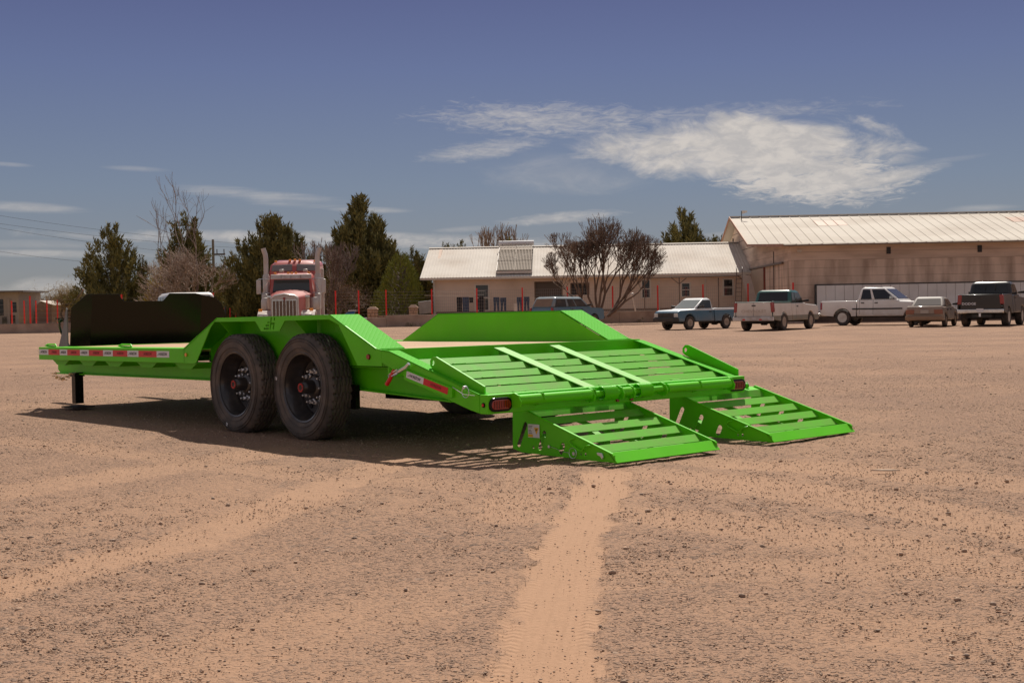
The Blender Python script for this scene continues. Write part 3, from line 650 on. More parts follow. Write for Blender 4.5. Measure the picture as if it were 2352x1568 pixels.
tyo = ty.obj('tyre', Mrub, wl0, smooth=35)
sr = MB()
for rr in (.300, .352, .372): sr.lathe([(rr-.0022, -.0005), (rr, -.0085 if rr > .31 else -.004), (rr+.0022, -.0005)], 0, 72, cap=False)
sr.obj('sidewall_rib', Mrub, wl0, smooth=60)
rimo = MB().lathe([(.268, .034), (.272, .010), (.266, .006), (.252, .012), (.248, .03), (.236, .045), (.232, .10), (.215, .125), (.210, .150), (.150, .158), (.085, .150), (.085, .162), (.15, .168), (.22, .165), (.24, .19), (.262, .20), (.262, .19)], 0, 64, closed=True).obj('rim', Mrim, wl0, smooth=40)
Mhole = mat('hole shade', (.006, .006, .006), .9)
for k in range(8):
    a = 2*math.pi*(k+.5)/8; MB().lathe([(.022, .1475), (.022, .1525)], 0, 14, (0, .178*math.cos(a), .178*math.sin(a))).obj('hand_hole', Mhole, wl0)
MB().lathe([(.088, .155), (.088, .115), (.080, .105), (.056, .098), (.052, .04), (.042, .018), (.036, .010)], 0, 32).obj('hub', Mrim, wl0, smooth=40)
cap = MB().lathe([(.036, .010), (.036, .002), (.032, -.002), (.02, -.002)], 0, 24).obj('hub_cap', Mrub2, wl0, smooth=40)
rgm = MB()
for k in range(16):
    a = 2*math.pi*k/16; b_ = 2*math.pi*(k+.55)/16
    rgm.prism([(r_*math.cos(t), r_*math.sin(t)) for r_, t in ((.022, a), (.034, a), (.034, b_), (.022, b_))], 0, -.006, .000)
rgm.obj('red_cap_ring', Mred, wl0)
for k in range(10):
    a = 2*math.pi*(k+.3)/10; c_ = (0, .122*math.cos(a), .122*math.sin(a)); n_ = MB()
    n_.lathe([(.024, .150), (.024, .136), (.017, .132), (.017, .108), (.013, .103), (.008, .103), (.008, .080), (.005, .076)], 0, 6, c_); n_.obj('lug_nut', Mzn, wl0)
stk = MB().box(-.0035, -.001, -.012, .012, -.385+.02, -.345+.01).obj('tyre_label', Mwht, wl0)
WX = -1.276
wl0.location = (WX, 2.11, .398)
def place_wheel(src, x, y, rx, mir):
    c = copy_tree(src, T); c.location = (x, y, .398); c.rotation_euler = (rx, 0, math.pi if mir else 0); return c
wl0.rotation_euler = (1.75, 0, 0)
place_wheel(wl0, WX, 3.115, .35, False); place_wheel(wl0, -WX, 2.11, 2.1, True); place_wheel(wl0, -WX, 3.115, .9, True)
for yy in (2.11, 3.115):
    MB().tube([(-1.05, yy, .398), (1.05, yy, .398)], .055, 12).obj('axle', Mrim, T, smooth=60)
    for sx_ in (-1, 1): MB().prism([(yy-.45, .50), (yy, .46), (yy+.45, .50), (yy+.45, .52), (yy, .50), (yy-.45, .52)], 0, sx_*.72-.03, sx_*.72+.03).obj('leaf_spring', Mrim, T)
MB().box(-.86, -.78, .3, 1.6, .31, .37).obj('drawbar_tube', Mblk, T); MB().box(.78, .86, .3, 1.6, .31, .37).obj('drawbar_tube', Mblk, T)
MB().box(-1.09, -1.05, 1.66, 1.72, .24, .42).obj('suspension_hanger', Mblk, T)
# jack leg
jk = MB().box(-1.075, -.985, 6.70, 6.79, .10, .42).obj('jack_leg', Mblk, T, .004)
MB().prism([(-1.15, 6.60), (-1.12, 6.58), (-.94, 6.58), (-.91, 6.60), (-.91, 6.89), (-.94, 6.91), (-1.12, 6.91), (-1.15, 6.89)], 2, .062, .072).obj('foot_plate', mat('worn black', (.03, .025, .022), .85, spec=.1, dirt=(.14, .10, .07), ds=9, da=.5), jk)
MB().box(-1.085, -.975, 6.69, 6.80, .38, .40).obj('jack_collar', Mblk, jk)
for zz in (.30, .22, .15): MB().lathe([(.010, 6.697), (.010, 6.70)], 1, 10, (-1.03, 0, zz)).obj('pin_hole', bpy.data.materials['hole shade'], jk)
# chains bunched under the front
ch = MB()
for k in range(22):
    t = k/21; c = Vector((-1.05+.02*math.sin(k*2.1), 7.32-.60*t, .40-.055*math.sin(math.pi*min(1, t*1.35))+.012*math.sin(k*1.7))); a = k*1.57
    ch.tube([tuple(c+Vector((.012*math.sin(u)*math.cos(a), .022*math.cos(u), .012*math.sin(u)*math.sin(a)))) for u in np.linspace(0, 2*math.pi, 10, endpoint=False)], .0045, 5, closed=True)
ch.obj('safety_chain', Mgold, T, smooth=60)
# emblem on the beam front: shade of its cut-outs painted as dark bars
for j, (u0, u1, v0, v1) in enumerate(((-.05, 0, -.01, 0), (-.04, 0, .008, .018), (.01, .018, -.01, .035), (.035, .043, -.01, .03))):
    MB().box(-.9895, -.986, 7.12-u1, 7.12-u0, .50+v0, .50+v1).obj('emblem_shade', Mink, T)
# headboard: folded black plate standing at the front of the deck
HB = MB(); YB = 7.40
def hp(x, z, dy=0.): return (x, YB+dy, z)
outl = [(-.93, .66), (-.93, 1.10), (-.80, 1.19), (-.735, 1.245), (-.36, 1.245), (-.29, 1.165), (.18, 1.165), (.255, 1.25), (.58, 1.25), (.80, 1.20), (.88, 1.13), (.94, .97), (.96, .66)]
def fold(x): return -.10*max(0, (abs(x+(-.0))-.66)/.27)
for off in (0, .008): pass
ptsA = []
cols_ = [-.93, -.80, -.735, -.66, -.36, -.29, .18, .255, .58, .66, .80, .88, .94, .96]
def topz(x):
    for (a, za), (b_, zb) in zip(outl[1:-1], outl[2:]):
        if a <= x <= b_ and b_ > a: return za+(zb-za)*(x-a)/(b_-a)
    return outl[-1][1]
vs = []
for x in cols_:
    zt = topz(x) if x < .95 else .70
    for z in (.60, .80, zt): vs.append((x, YB+fold(x)-(z-.6)*.16, z))
nC = len(cols_); back = [(x, y+.007, z) for x, y, z in vs]; n3 = len(vs)
fs = []
for i in range(nC-1):
    for j in range(2):
        a = i*3+j; fs += [(a, a+3, a+4, a+1), (n3+a, n3+a+1, n3+a+4, n3+a+3)]
    fs += [(i*3+2, i*3+5, n3+i*3+5, n3+i*3+2), (i*3, n3+i*3, n3+i*3+3, i*3+3)]
fs += [(0, 1, n3+1, n3), (1, 2, n3+2, n3+1), ((nC-1)*3, n3+(nC-1)*3, n3+(nC-1)*3+1, (nC-1)*3+1), ((nC-1)*3+1, n3+(nC-1)*3+1, n3+(nC-1)*3+2, (nC-1)*3+2)]
HB.add(vs+back, fs); hb = HB.obj('headboard', Mblk, T, .003); hb.location = (.06, 0, 0)
Msheen = mat('grey sky sheen', (.17, .16, .17), .5, var=.15, vs=14)  # sky reflection on the near gusset, painted as grey
for xx in (-.945, .965): MB().prism([(YB-.105, .60), (YB-.105, 1.08), (YB-.09, 1.10), (YB+.03, .85), (YB+.19, .60)], 0, xx-.005, xx+.005).obj('headboard_gusset', Msheen if xx < 0 else Mblk, hb)
for x, z0, z1 in ((-.88, .98, 1.07), (.70, 1.08, 1.15), (.64, .94, 1.03)):
    MB().tube([(x-.012, YB+fold(x)-.02, z0), (x-.012, YB+fold(x)-.035, z0+.01), (x+.006, YB+fold(x)-.035, z1-.01), (x+.006, YB+fold(x)-.02, z1)], .006, 6).obj('grab_handle', Mzn, hb, smooth=60)
# jack crank at the very front
ck = MB(); ck.tube([(-.70, 7.62, .60), (-.80, 7.61, .79), (-.835, 7.6, .84), (-.849, 7.6, .90), (-.849, 7.6, .955)], .014, 10); ck.lathe([(.022, .945), (.026, .955), (.026, .975), (.016, .985)], 2, 12, (-.845, 7.6, 0)); ck.box(-.90, -.68, 7.585, 7.615, .983, .992); ck.lathe([(.012, 7.575), (.012, 7.58)], 1, 10, (-.83, 0, .965)); ck.obj('jack_crank', mat('dark green enamel', (.01, .04, .01), .2, coat=.8), T, smooth=40)
for sx_ in (-1, 1): MB().box(sx_*.5-.04, sx_*.5+.04, 7.09, 8.2, .43, .53).obj('tongue_beam', Mg, T)
MB().box(-.54, .54, 7.32, 7.46, .5301, .60).obj('headboard_base', Mblk, T)

# ------------------------------------------------------------------ small bird on the headboard
bird = empty('small_bird', MT @ Vector((-.735, 7.27, 1.195)), .0, label='small brown bird with reddish head perched on the black headboard corner', cat='bird')
bird.rotation_euler = (0, R(-18), R(8))
bd = MB(); rings = []
for t, x, z, r in ((0, -.075, .012, .003), (1, -.05, .018, .007), (2, -.035, .022, .013), (3, -.01, .032, .021), (4, .012, .045, .022), (5, .026, .060, .017), (6, .034, .070, .0145), (7, .042, .078, .013), (8, .050, .079, .008), (9, .054, .077, .003)):
    rings.append([(x+.3*r*math.sin(a)*.3, r*math.cos(a), z+r*math.sin(a)) for a in np.linspace(0, 2*math.pi, 12, endpoint=False)])
bd.loft(rings); bd.obj('body', mat('brown plumage', (.20, .14, .09), .9, var=.3, vs=120, dirt=(.10, .065, .04), ds=160, da=.8), bird, smooth=80)
MB().loft([[(-.045, -.008, .016), (-.045, .008, .016), (-.045, .008, .021), (-.045, -.008, .021)], [(-.115, -.011, -.012), (-.115, .011, -.012), (-.115, .011, -.009), (-.115, -.011, -.009)]]).obj('tail', bpy.data.materials['brown plumage'], bird)
MB().loft([[(.038+.008*math.cos(a)*1., .0135*math.sin(a)*.95, .078+.013*math.cos(a)) for a in np.linspace(0, 2*math.pi, 10, endpoint=False)], [(.049+.004*math.cos(a), .0105*math.sin(a), .080+.010*math.cos(a)) for a in np.linspace(0, 2*math.pi, 10, endpoint=False)]]).obj('head_patch', mat('red plumage', (.30, .05, .03), .9), bird, smooth=80)
MB().loft([[(.053, .004*math.cos(a), .077+.004*math.sin(a)) for a in np.linspace(0, 2*math.pi, 6, endpoint=False)], [(.066, .0005*math.cos(a), .074+.0005*math.sin(a)) for a in np.linspace(0, 2*math.pi, 6, endpoint=False)]]).obj('beak', Mplast, bird)
for sy in (-1, 1):
    MB().tube([(.0, sy*.008, .022), (.006, sy*.008, .010), (.004, sy*.008, .0)], .0015, 5).obj('leg', Mplast, bird)
    MB().loft([[(.015, sy*.020, .05), (-.01, sy*.022, .045), (-.012, sy*.019, .025)], [(-.06, sy*.008, .012), (-.062, sy*.009, .011), (-.06, sy*.007, .008)]]).obj('wing', mat('dark wing', (.09, .06, .04), .9) if sy < 0 else bpy.data.materials['dark wing'], bird)
#PART2
# ------------------------------------------------------------------ distant hills
hm = mat('hills', (.20, .20, .26), .95)
hv = []; nh = 240
for i in range(nh+1):
    a = R(-40+80*i/nh); r_ = 9000; h_ = 75+45*mnoise.noise(Vector((i*.05, 3, 0)))+30*mnoise.noise(Vector((i*.16, 9, 0)))
    hv += [(r_*math.sin(a), r_*math.cos(a), -20), (r_*math.sin(a)*1.03, r_*math.cos(a)*1.03, h_), (r_*math.sin(a)*1.3, r_*math.cos(a)*1.3, h_*.5)]
tag(MB().add(hv, [(i*3+j, i*3+j+1, i*3+j+4, i*3+j+3) for i in range(nh) for j in range(2)]).obj('hills', hm), kind='structure')

# ------------------------------------------------------------------ concrete kerb wall with the red post fence
Mcon = mat('concrete', (.40, .29, .22), .9, var=.15, vs=1.2, bump=.3, bs=14, dirt=(.24, .155, .115), ds=.9, da=.7)
YW = 88.0
def L_(px, Yd): return P(px, 700, Yd).x
xw = [L_(-260, YW)]+[L_(x, YW) for x in (-60, 150, 360, 560, 760, 887)]
wallr = empty('kerb_wall', (xw[0], YW, 0), label='low brown concrete retaining wall running under the red fence posts on the left', cat='wall')
def wseg(par, x0, x1, h, ox):
    o = MB().box(x0+.006, x1-.006, -.12, .12, -.15, h).obj('panel', Mcon, par, .015); o.location = (-ox, 0, 0); return o
for a, b_ in zip(xw[:-1], xw[1:]): wseg(wallr, a, b_, .64, xw[0])
MB().box(0, L_(805, YW)-xw[0], -.14, .14, .641, .66).obj('coping', mat('pale coping', (.33, .26, .21), .9, var=.1), wallr)
x887, xE = L_(887, YW), L_(1742, YW)
wallr2 = empty('kerb_wall', (x887, YW, 0), label='low concrete wall below the fence in front of the long white-roofed house', cat='wall')
n_ = 8
for i in range(n_): o = wseg(wallr2, x887+(xE-x887)*i/n_, x887+(xE-x887)*(i+1)/n_, .80, x887)
Mpost = mat('red post paint', (.72, .022, .018), .55, var=.15, vs=4)
def redpost(px, label=None, h0=.7, h1=2.5, Yd=None, group='red steel fence posts along the kerb wall', r_=.045, name='fence_post'):
    Yd = Yd or YW+.02; x = L_(px, Yd)
    o = empty(name, (x, Yd, h0), label=label, cat='fence post', group=group)
    MB().box(-r_, r_, -r_, r_, 0, h1-h0).obj('post', Mpost, o, .01); MB().box(-r_-.01, r_+.01, -r_-.01, r_+.01, h1-h0, h1-h0+.02).obj('cap', Mpost, o)
    return o
PX = [69, 279.6, 490, 771, 824, 887, 992, 1095.5, 1200, 1303.5, 1407.5, 1511, 1615, 1718.5]
LB = ['tall bright red fence post in front of the far brown shed, leftmost near post', 'red fence post rising behind the notch of the black headboard', 'red fence post just right of the black headboard', 'red fence post between the red truck and the brown bare tree', 'red fence post left of the blue engine and the stone pillar', 'red fence post standing between the two stone pillars', 'red fence post at the left corner of the white-roofed house', 'red fence post crossing the white framed door', 'red fence post in front of the hanging jeans', 'red fence post showing above the blue wagon roof', 'red fence post right of the forked bare tree', 'red fence post above the cab of the blue pickup', 'red fence post between the blue pickup and the green pickup', 'red fence post beside the ladder and the leaning board']
for p_, l_ in zip(PX, LB): redpost(p_, l_, h0=.62 if p_ < 800 else .80)
redpost(1822, 'rightmost red fence post, above the cab of the green and white pickup', h0=.1, Yd=76.5, h1=2.35)
# wires
Mwire = mat('galvanised wire', (.35, .31, .28), .5, metal=.6)
def wires(x0, x1, label, z0, n, sp, Yd=YW, vert=0):
    o = empty('wire_fence', (x0, Yd, z0), label=label, cat='wire fence')
    for k in range(n): MB().tube([(0, 0, k*sp), ((x1-x0)/2, 0, k*sp-.006), (x1-x0, 0, k*sp)], .006, 4).obj('wire', Mwire, o)
    if vert:
        m_ = MB(); c = int((x1-x0)/vert)
        for k in range(c): m_.box(k*vert-.004, k*vert+.004, -.004, .004, -.02, (n-1)*sp)
        tag(m_.obj('mesh_wire', Mwire, o), kind='stuff')
wires(L_(-260, YW), L_(490, YW), 'thin wire fence stretched between the red posts over the left kerb wall', .75, 6, .3)
wires(L_(771, YW), L_(992, YW), 'horizontal wires between red posts in front of the conical cypress', .9, 8, .21)
wires(L_(992, YW), L_(1718, YW), 'fine vertical mesh fence in front of the white-roofed house', .85, 8, .22, vert=.14)

# ------------------------------------------------------------------ stone pillars and wall by the cypress
Mst = mat('rough stone', (.42, .27, .19), .95, var=.3, vs=3, bump=.8, bs=9, dirt=(.20, .12, .085), ds=4, da=.6)
def stonething(name, cat, label, x0, x1, z0, z1, Yd, cap, rows):
    o = empty(name, ((x0+x1)/2, Yd, z0), label=label, cat=cat); w_ = x1-x0; h_ = z1-z0; rg = random.Random(int(x0*100))
    MB().box(-w_/2+.02, w_/2-.02, -.2, .2, -.2, h_-.02).obj('mortar_core', mat('mortar', (.20, .14, .11), .95) if 'mortar' not in bpy.data.materials else bpy.data.materials['mortar'], o)
    for r_ in range(rows):
        za = h_*r_/rows; zb_ = h_*(r_+1)/rows; x = -w_/2
        while x < w_/2-.02:
            l = rg.uniform(.22, .42); xb_ = min(w_/2, x+l); xb_ = w_/2 if w_/2-xb_ < .12 else xb_
            MB().box(x+.012, xb_-.012, -.235-rg.uniform(0, .03), .23, za+.012, zb_-.012).obj('stone', Mst, o, .02); x = xb_
    if cap: MB().loft([[(-w_/2-.03, -.27, h_), (w_/2+.03, -.27, h_), (w_/2+.03, .27, h_), (-w_/2-.03, .27, h_)], [(-w_/2-.03, -.27, h_+.06), (w_/2+.03, -.27, h_+.06), (w_/2+.03, .27, h_+.06), (-w_/2-.03, .27, h_+.06)], [(-w_/4, -.1, h_+.24), (w_/4, -.1, h_+.24), (w_/4, .1, h_+.24), (-w_/4, .1, h_+.24)]]).obj('capstone', Mst, o, .02)
    return o
Ys = 92.
def zpx(px, py, Yd): return P(px, py, Yd).z
stonething('stone_pillar', 'pillar', 'left stone pillar with a rough cap beside the conical cypress', L_(844, Ys), L_(868, Ys), .3, zpx(856, 712, Ys), Ys, True, 4)
stonething('stone_pillar', 'pillar', 'right stone pillar with pyramid cap behind the horizontal wires', L_(939, Ys), L_(960, Ys), .6, zpx(950, 708, Ys), Ys, True, 4)
stonething('stone_wall', 'wall', 'low rough stone wall joining the two stone pillars', L_(868.5, Ys), L_(938.5, Ys), .5, zpx(900, 724, Ys), Ys+.05, False, 2)
o = empty('raised_bed', (L_(855, 90.5), 89.2, 0), label='sandy raised strip between the truck and the kerb wall end', cat='ground bed')
MB().box(-4.2, L_(886, 90)-L_(855, 90.5), -.0, 2.4, -.2, .36).obj('sand_bed', mat('yellow sand', (.50, .31, .15), .95, var=.15, vs=1), o); MB().box(-4.2, L_(886, 90)-L_(855, 90.5), -.12, -.01, -.2, .40).obj('kerb', Mcon, o)
o = empty('concrete_block', (L_(980, 93), 93, .5), label='tilted grey concrete slab at the corner of the white-roofed house', cat='block')
c_ = MB().box(-.47, .47, -.2, .2, .35, 1.25).obj('slab', mat('grey slab', (.30, .27, .25), .9, var=.15), o, .03); c_.rotation_euler = (.05, -.12, 0); MB().box(-.45, .45, -.3, .3, -.2, .30).obj('dark_base', Mplast, o)
o = empty('flatbed_cart', (L_(803, 80), 80, 0), label='low grey flatbed cart parked right of the red truck', cat='cart')
MB().box(-1.0, 1.0, -.5, .5, .55, .72).obj('bed', mat('grey steel', (.30, .28, .25), .6, var=.1), o, .02)
for sx_ in (-1, 1): MB().lathe([(.28, -.55), (.30, -.5), (.30, -.4), (.28, -.36)], 1, 20, (sx_*.7, 0, .3)).obj('wheel', Mrub, o, smooth=40)
o = empty('engine', (L_(800, 80)+.1, 80, .721), label='small blue engine standing on the grey flatbed cart', cat='engine')
MB().loft([[(-.3, -.2, 0), (.3, -.2, 0), (.3, .2, 0), (-.3, .2, 0)], [(-.32, -.2, .22), (.25, -.2, .22), (.25, .2, .22), (-.32, .2, .22)], [(-.12, -.15, .36), (.34, -.15, .42), (.34, .15, .42), (-.12, .15, .36)]]).obj('housing', mat('blue enamel', (.02, .10, .22), .4), o, .03); MB().box(-.1, .4, -.17, .17, .43, .47).obj('lid', Mzn, o)

# ------------------------------------------------------------------ long house with the white corrugated roof
Mwall = mat('painted wall', (.68, .53, .43), .9, var=.06, vs=.7, bump=.15, bs=8, dirt=(.42, .30, .22), ds=.5, da=.35)
Mroof = mat('white roof sheet', (.58, .53, .47), .8, spec=.15, var=.06, vs=.6, dirt=(.36, .27, .20), ds=.35, da=.35)
Mtrim = mat('white trim', (.62, .55, .48), .6, var=.05)
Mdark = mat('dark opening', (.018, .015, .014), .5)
XA, XB = -6.62, 17.75; YA, YBk = 94.4, 93.4
hs = empty('long_house', (XA, YA, 0), label='long single-storey tan house with a white corrugated roof and hanging gutter shade', cat='house')
hyaw = math.atan2(YBk-YA, XB-XA); hs.rotation_euler = (0, 0, hyaw); HLn = math.hypot(XB-XA, YBk-YA)
ZE, ZRg = 3.42, 5.86
WY = .55                                        # wall set back under the eave
def hx(px):                                     # photo column -> distance along the house front
    a = (px-1176)/F; dx, dy = math.cos(hyaw), math.sin(hyaw); return (a*YA-XA)/(dx-a*dy)
def hz(px, py):
    u = hx(px); Yd = YA+math.sin(hyaw)*u+WY; return P(px, py, Yd).z
opens = [('window', 1117, 1138, 0, 0)]
wins = []
W_ = [(1092, 1124, 655, 712, 'door'), (1230, 1293, 647, 700, 'big'), (1313, 1355, 650, 677, 'dark'), (1476, 1497, 644, 683, 'win'), (1568, 1589, 651, 680, 'win'), (1665, 1688, 642, 678, 'win')]
W2 = []
for a, b_, t_, u_, k in W_: W2.append((hx(a), hx(b_), hz((a+b_)/2, u_), hz((a+b_)/2, t_), k))
xs_ = [0.9]
wl_ = MB(); cur = .9; wallo = None
for a, b_, z0, z1, k in W2:
    wl_.box(cur, a, WY, WY+.2, -.1, ZE-.12); wl_.box(a, b_, WY, WY+.2, z1, ZE-.12)
    if z0 > .1: wl_.box(a, b_, WY, WY+.2, -.1, z0)
    cur = b_
wl_.box(cur, HLn-.02, WY, WY+.2, -.1, ZE-.12); wl_.box(.9, 1.1, WY+.2, 9., -.1, ZE-.12)
wl_.prism([(WY+.2, ZE-.12), (8.9, ZE-.12), (6.2, ZRg-.1)], 0, .9, 1.1)
wallo = wl_.obj('wall', Mwall, hs)
wainz = .0
for a, b_, z0, z1, k in W2:
    if k == 'win' or k == 'door':
        fr = MB(); t_ = .06
        fr.box(a-.05, a+t_, WY-.03, WY+.08, z0, z1); fr.box(b_-t_, b_+.05, WY-.03, WY+.08, z0, z1); fr.box(a-.05, b_+.05, WY-.035, WY+.085, z1, z1+.07); fr.box(a-.06, b_+.06, WY-.05, WY+.08, z0-.07, z0)
        fr.box(a+t_, b_-t_, WY+.0, WY+.06, (z0+z1)/2-.03, (z0+z1)/2+.03); f_ = fr.obj('window' if k == 'win' else 'door', Mtrim, hs)
        for q0, q1 in ((z0, (z0+z1)/2-.03), ((z0+z1)/2+.03, z1)): MB().box(a+t_, b_-t_, WY+.04, WY+.05, q0, q1).obj('pane', Mglassb if k == 'door' else Mglass, f_)
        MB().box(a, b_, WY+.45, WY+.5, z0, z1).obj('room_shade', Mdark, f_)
    else:
        f_ = MB().box(a, b_, WY+.12, WY+.13, z0, z1).obj('window', mat('screen mesh', (.10, .075, .06), .7) if k == 'big' else Mdark, hs)
        fr = MB(); fr.box(a-.03, a+.07, WY-.02, WY+.11, z0, z1); fr.box(b_-.07, b_+.03, WY-.02, WY+.11, z0, z1); fr.box(a, b_, WY-.02, WY+.11, z1-.06, z1+.02); fr.obj('frame', mat('brown frame', (.12, .075, .05), .7) if k == 'big' else bpy.data.materials['brown frame'], f_)
# corrugated roof, one sheet of real ribs per bay
def corr(x0, x1, y0, z0, y1, z1, pitch, dep, name, par, m):
    n_ = int(round((x1-x0)/pitch)); p_ = (x1-x0)/n_; pr = []
    for i in range(n_):
        a = x0+i*p_; pr += [(a, 0), (a+p_*.55, 0), (a+p_*.66, dep), (a+p_*.89, dep)]
    pr.append((x1, 0)); V = []
    for x, d in pr: V += [(x, y0, z0+d), (x, y1, z1+d), (x, y0, z0+d-.02), (x, y1, z1+d-.02)]
    Fc = []
    for i in range(len(pr)-1):
        a = i*4; Fc += [(a, a+4, a+5, a+1), (a+2, a+3, a+7, a+6), (a, a+2, a+6, a+4), (a+1, a+5, a+7, a+3)]
    return MB().add(V, Fc).obj(name, m, par)
SLP = 7.0
nb = 12
for i in range(nb):
    a = HLn*i/nb; b_ = HLn*(i+1)/nb
    corr(a+.002, b_-.002, 0, ZE, SLP, ZRg, .215, .018, 'roof_sheet', hs, Mroof)
corr(0, HLn, 2*SLP, ZE, SLP, ZRg, .43, .035, 'roof_back', hs, Mroof)
MB().box(0, HLn, -.02, .0, ZE-.16, ZE-.005).obj('fascia', Mtrim, hs); MB().box(0, HLn, .001, WY, ZE-.14, ZE-.12).obj('soffit', Mwall, hs)
MB().prism([(SLP-.22, ZRg+.0), (SLP, ZRg+.085), (SLP+.22, ZRg+.0)], 0, 0, HLn).obj('ridge_cap', Mroof, hs)
MB().box(.92, 1.04, WY-.08, WY-.005, 0, ZE-.14).obj('downpipe', Mtrim, hs)
MB().lathe([(.09, WY-.14), (.12, WY-.1), (.12, WY-.003)], 1, 12, (hx(1159), 0, hz(1159, 636))).obj('wall_lamp', Mplast, hs)
for px_ in (1517, 1624): MB().box(hx(px_)-.03, hx(px_)+.03, WY-.05, WY-.003, .2, ZE-.14).obj('batten', Mtrim, hs)
MB().box(1.1, HLn-.1, WY-.02, WY-.002, -.05, .95).obj('plinth', mat('darker plinth', (.24, .165, .125), .9, var=.08), hs)
# solar water heater lying on the roof
def onroof(px, py, lift=0.):      # point of the roof plane seen at px, py, in house coordinates
    d = B @ Vector(((px-1176)/F, 1, -(py-784)/F)); o_ = Vector((0, 0, HC)); inv = Matrix.Translation(hs.location) @ Matrix.Rotation(hyaw, 4, 'Z'); inv = inv.inverted()
    o2 = inv @ o_; d2 = inv.to_3x3() @ d; k = (ZRg-ZE)/SLP; t = (ZE+k*o2.y-o2.z)/(d2.z-k*d2.y); p_ = o2+d2*t; return p_+Vector((0, 0, lift))
sh = empty('solar_water_heater', (hs.matrix_world @ Vector((0, 0, 0))), label='solar water heater with glass tubes and a white tank on the long roof', cat='solar heater')
c0 = onroof(1140, 632, .12); c1 = onroof(1222, 628, .12); tx0 = (c0.x+c1.x)/2; W3 = (c1.x-c0.x)
sh.parent = None; sh.rotation_euler = (0, 0, hyaw); sh.location = Matrix.Translation(hs.location) @ Matrix.Rotation(hyaw, 4, 'Z') @ Vector((tx0, c0.y, c0.z))
k_ = (ZRg-ZE)/SLP; LT = SLP-c0.y-1.15
def rp_(u, v, dz=0.): return (u, v, v*k_+dz+.12*v/LT)
nT = 22
for i in range(nT):
    u = -W3/2+.12+(W3-.24)*i/(nT-1); MB().tube([rp_(u, .35, .12), rp_(u, LT, .25)], .030, 8).obj('glass_tube', mat('tube glass', (.42, .35, .28), .6, coat=.0, spec=.1) if i == 0 else bpy.data.materials['tube glass'], sh, smooth=60)
fr = MB()
for u in (-W3/2, 0, W3/2): fr.tube([rp_(u, .0, .02), rp_(u, LT, .14)], .03, 6)
for v in (.05, LT*.40, LT*.72): fr.tube([rp_(-W3/2, v, .18), rp_(W3/2, v, .18)], .03, 6)
fr.tube([rp_(-W3/2, LT*.45, .2), rp_(0, LT*.75, .2)], .018, 5); fr.tube([rp_(0, LT*.75, .2), rp_(W3/2, LT*.45, .2)], .018, 5); fr.tube([rp_(-W3/2, LT*.75, .2), rp_(0, LT*.45, .2)], .018, 5); fr.tube([rp_(0, LT*.45, .2), rp_(W3/2, LT*.75, .2)], .018, 5)
fr.obj('frame', mat('rusty frame', (.14, .10, .075), .7), sh)
MB().tube([rp_(-W3/2-.05, LT+.15, .36), rp_(W3/2+.05, LT+.15, .36)], .19, 20).obj('tank', mat('white tank', (.72, .70, .68), .25, coat=.5), sh, smooth=60)
MB().tube([rp_(-W3/2, .3, .05), rp_(-W3/2, LT, .2)], .035, 6).obj('side_rail', Mtrim, sh)
MB().tube([rp_(-W3/2+.25, LT, .2), rp_(-W3/2+.25, LT+.1, 1.2)], .02, 6).obj('vent_pipe', Mplast, sh)
MB().box(-W3/2, W3/2, .0, .25, .0, .16).obj('lower_tray', Mtrim, sh)
MB().prism([(.3, .3*k_+.02), (LT, LT*k_+.04), (LT, LT*k_+.06), (.3, .3*k_+.04)], 0, -W3/2, W3/2).obj('tube_shade_sheet', mat('tube gap shade', (.06, .045, .035), .9), sh)  # dark sheet added to stand for the shaded roof between the tubes

# pergola of pipes in front of the house
Mpipe = mat('brown pipe', (.14, .10, .08), .6)
Yp = 90.6
def hz2(px, py, Yd=Yp): return P(px, py, Yd)
pg = empty('pipe_pergola', (L_(1476, Yp), Yp, 0), label='long thin pipe frame with braced posts standing before the house windows', cat='pergola'); pg0 = pg.location.x
def pt_(px, py): v = hz2(px, py); return (v.x-pg0, 0, v.z)
for a, b_, r_ in ((pt_(1478, 638), pt_(1720, 632), .045),): MB().tube([a, b_], r_, 6).obj('beam', Mpipe, pg)
for px_ in (1480, 1560, 1650): t_ = pt_(px_, 637); MB().tube([(t_[0], 0, -.0), t_], .04, 6).obj('post', Mpipe, pg)
for a, b_ in ((pt_(1542, 638), pt_(1560, 652)), (pt_(1577, 638), pt_(1560, 652)), (pt_(1480, 650), pt_(1495, 638)), (pt_(1695, 634), pt_(1712, 648))): MB().tube([a, b_], .03, 6).obj('brace', Mpipe, pg)
# leaning ladder and board
ld = empty('ladder', (L_(1703, 89.6), 89.6, 0), label='tall dark ladder leaning on the house eave near its right end', cat='ladder')
for dx in (-.2, .2): MB().tube([(dx-.35, -.5, 0), (dx+.05, .9, 3.6), (dx+.10, 1.2, 3.75), (dx+.12, 1.35, 3.5)], .03, 6).obj('rail', Mpipe, ld)
for k in range(11): t = (k+.6)/12; MB().tube([(-.2-.35+.4*t, -.5+1.4*t, 3.6*t), (.2-.35+.4*t, -.5+1.4*t, 3.6*t)], .018, 5).obj('rung', Mpipe, ld)
o = empty('leaning_board', (L_(1735, 89.4), 89.4, .0), label='long pale board leaning against the house corner beside the ladder', cat='board')
MB().add([(-.10, -.05, .1), (.42, -.05, .1), (-.15, .9, 3.15), (-.82, .9, 3.15), (-.10, .0, .1), (.42, .0, .1), (-.15, .95, 3.15), (-.82, .95, 3.15)], [(0, 1, 2, 3), (4, 7, 6, 5), (0, 4, 5, 1), (1, 5, 6, 2), (2, 6, 7, 3), (3, 7, 4, 0)]).obj('board', mat('pale board', (.52, .44, .37), .7, var=.05), o)
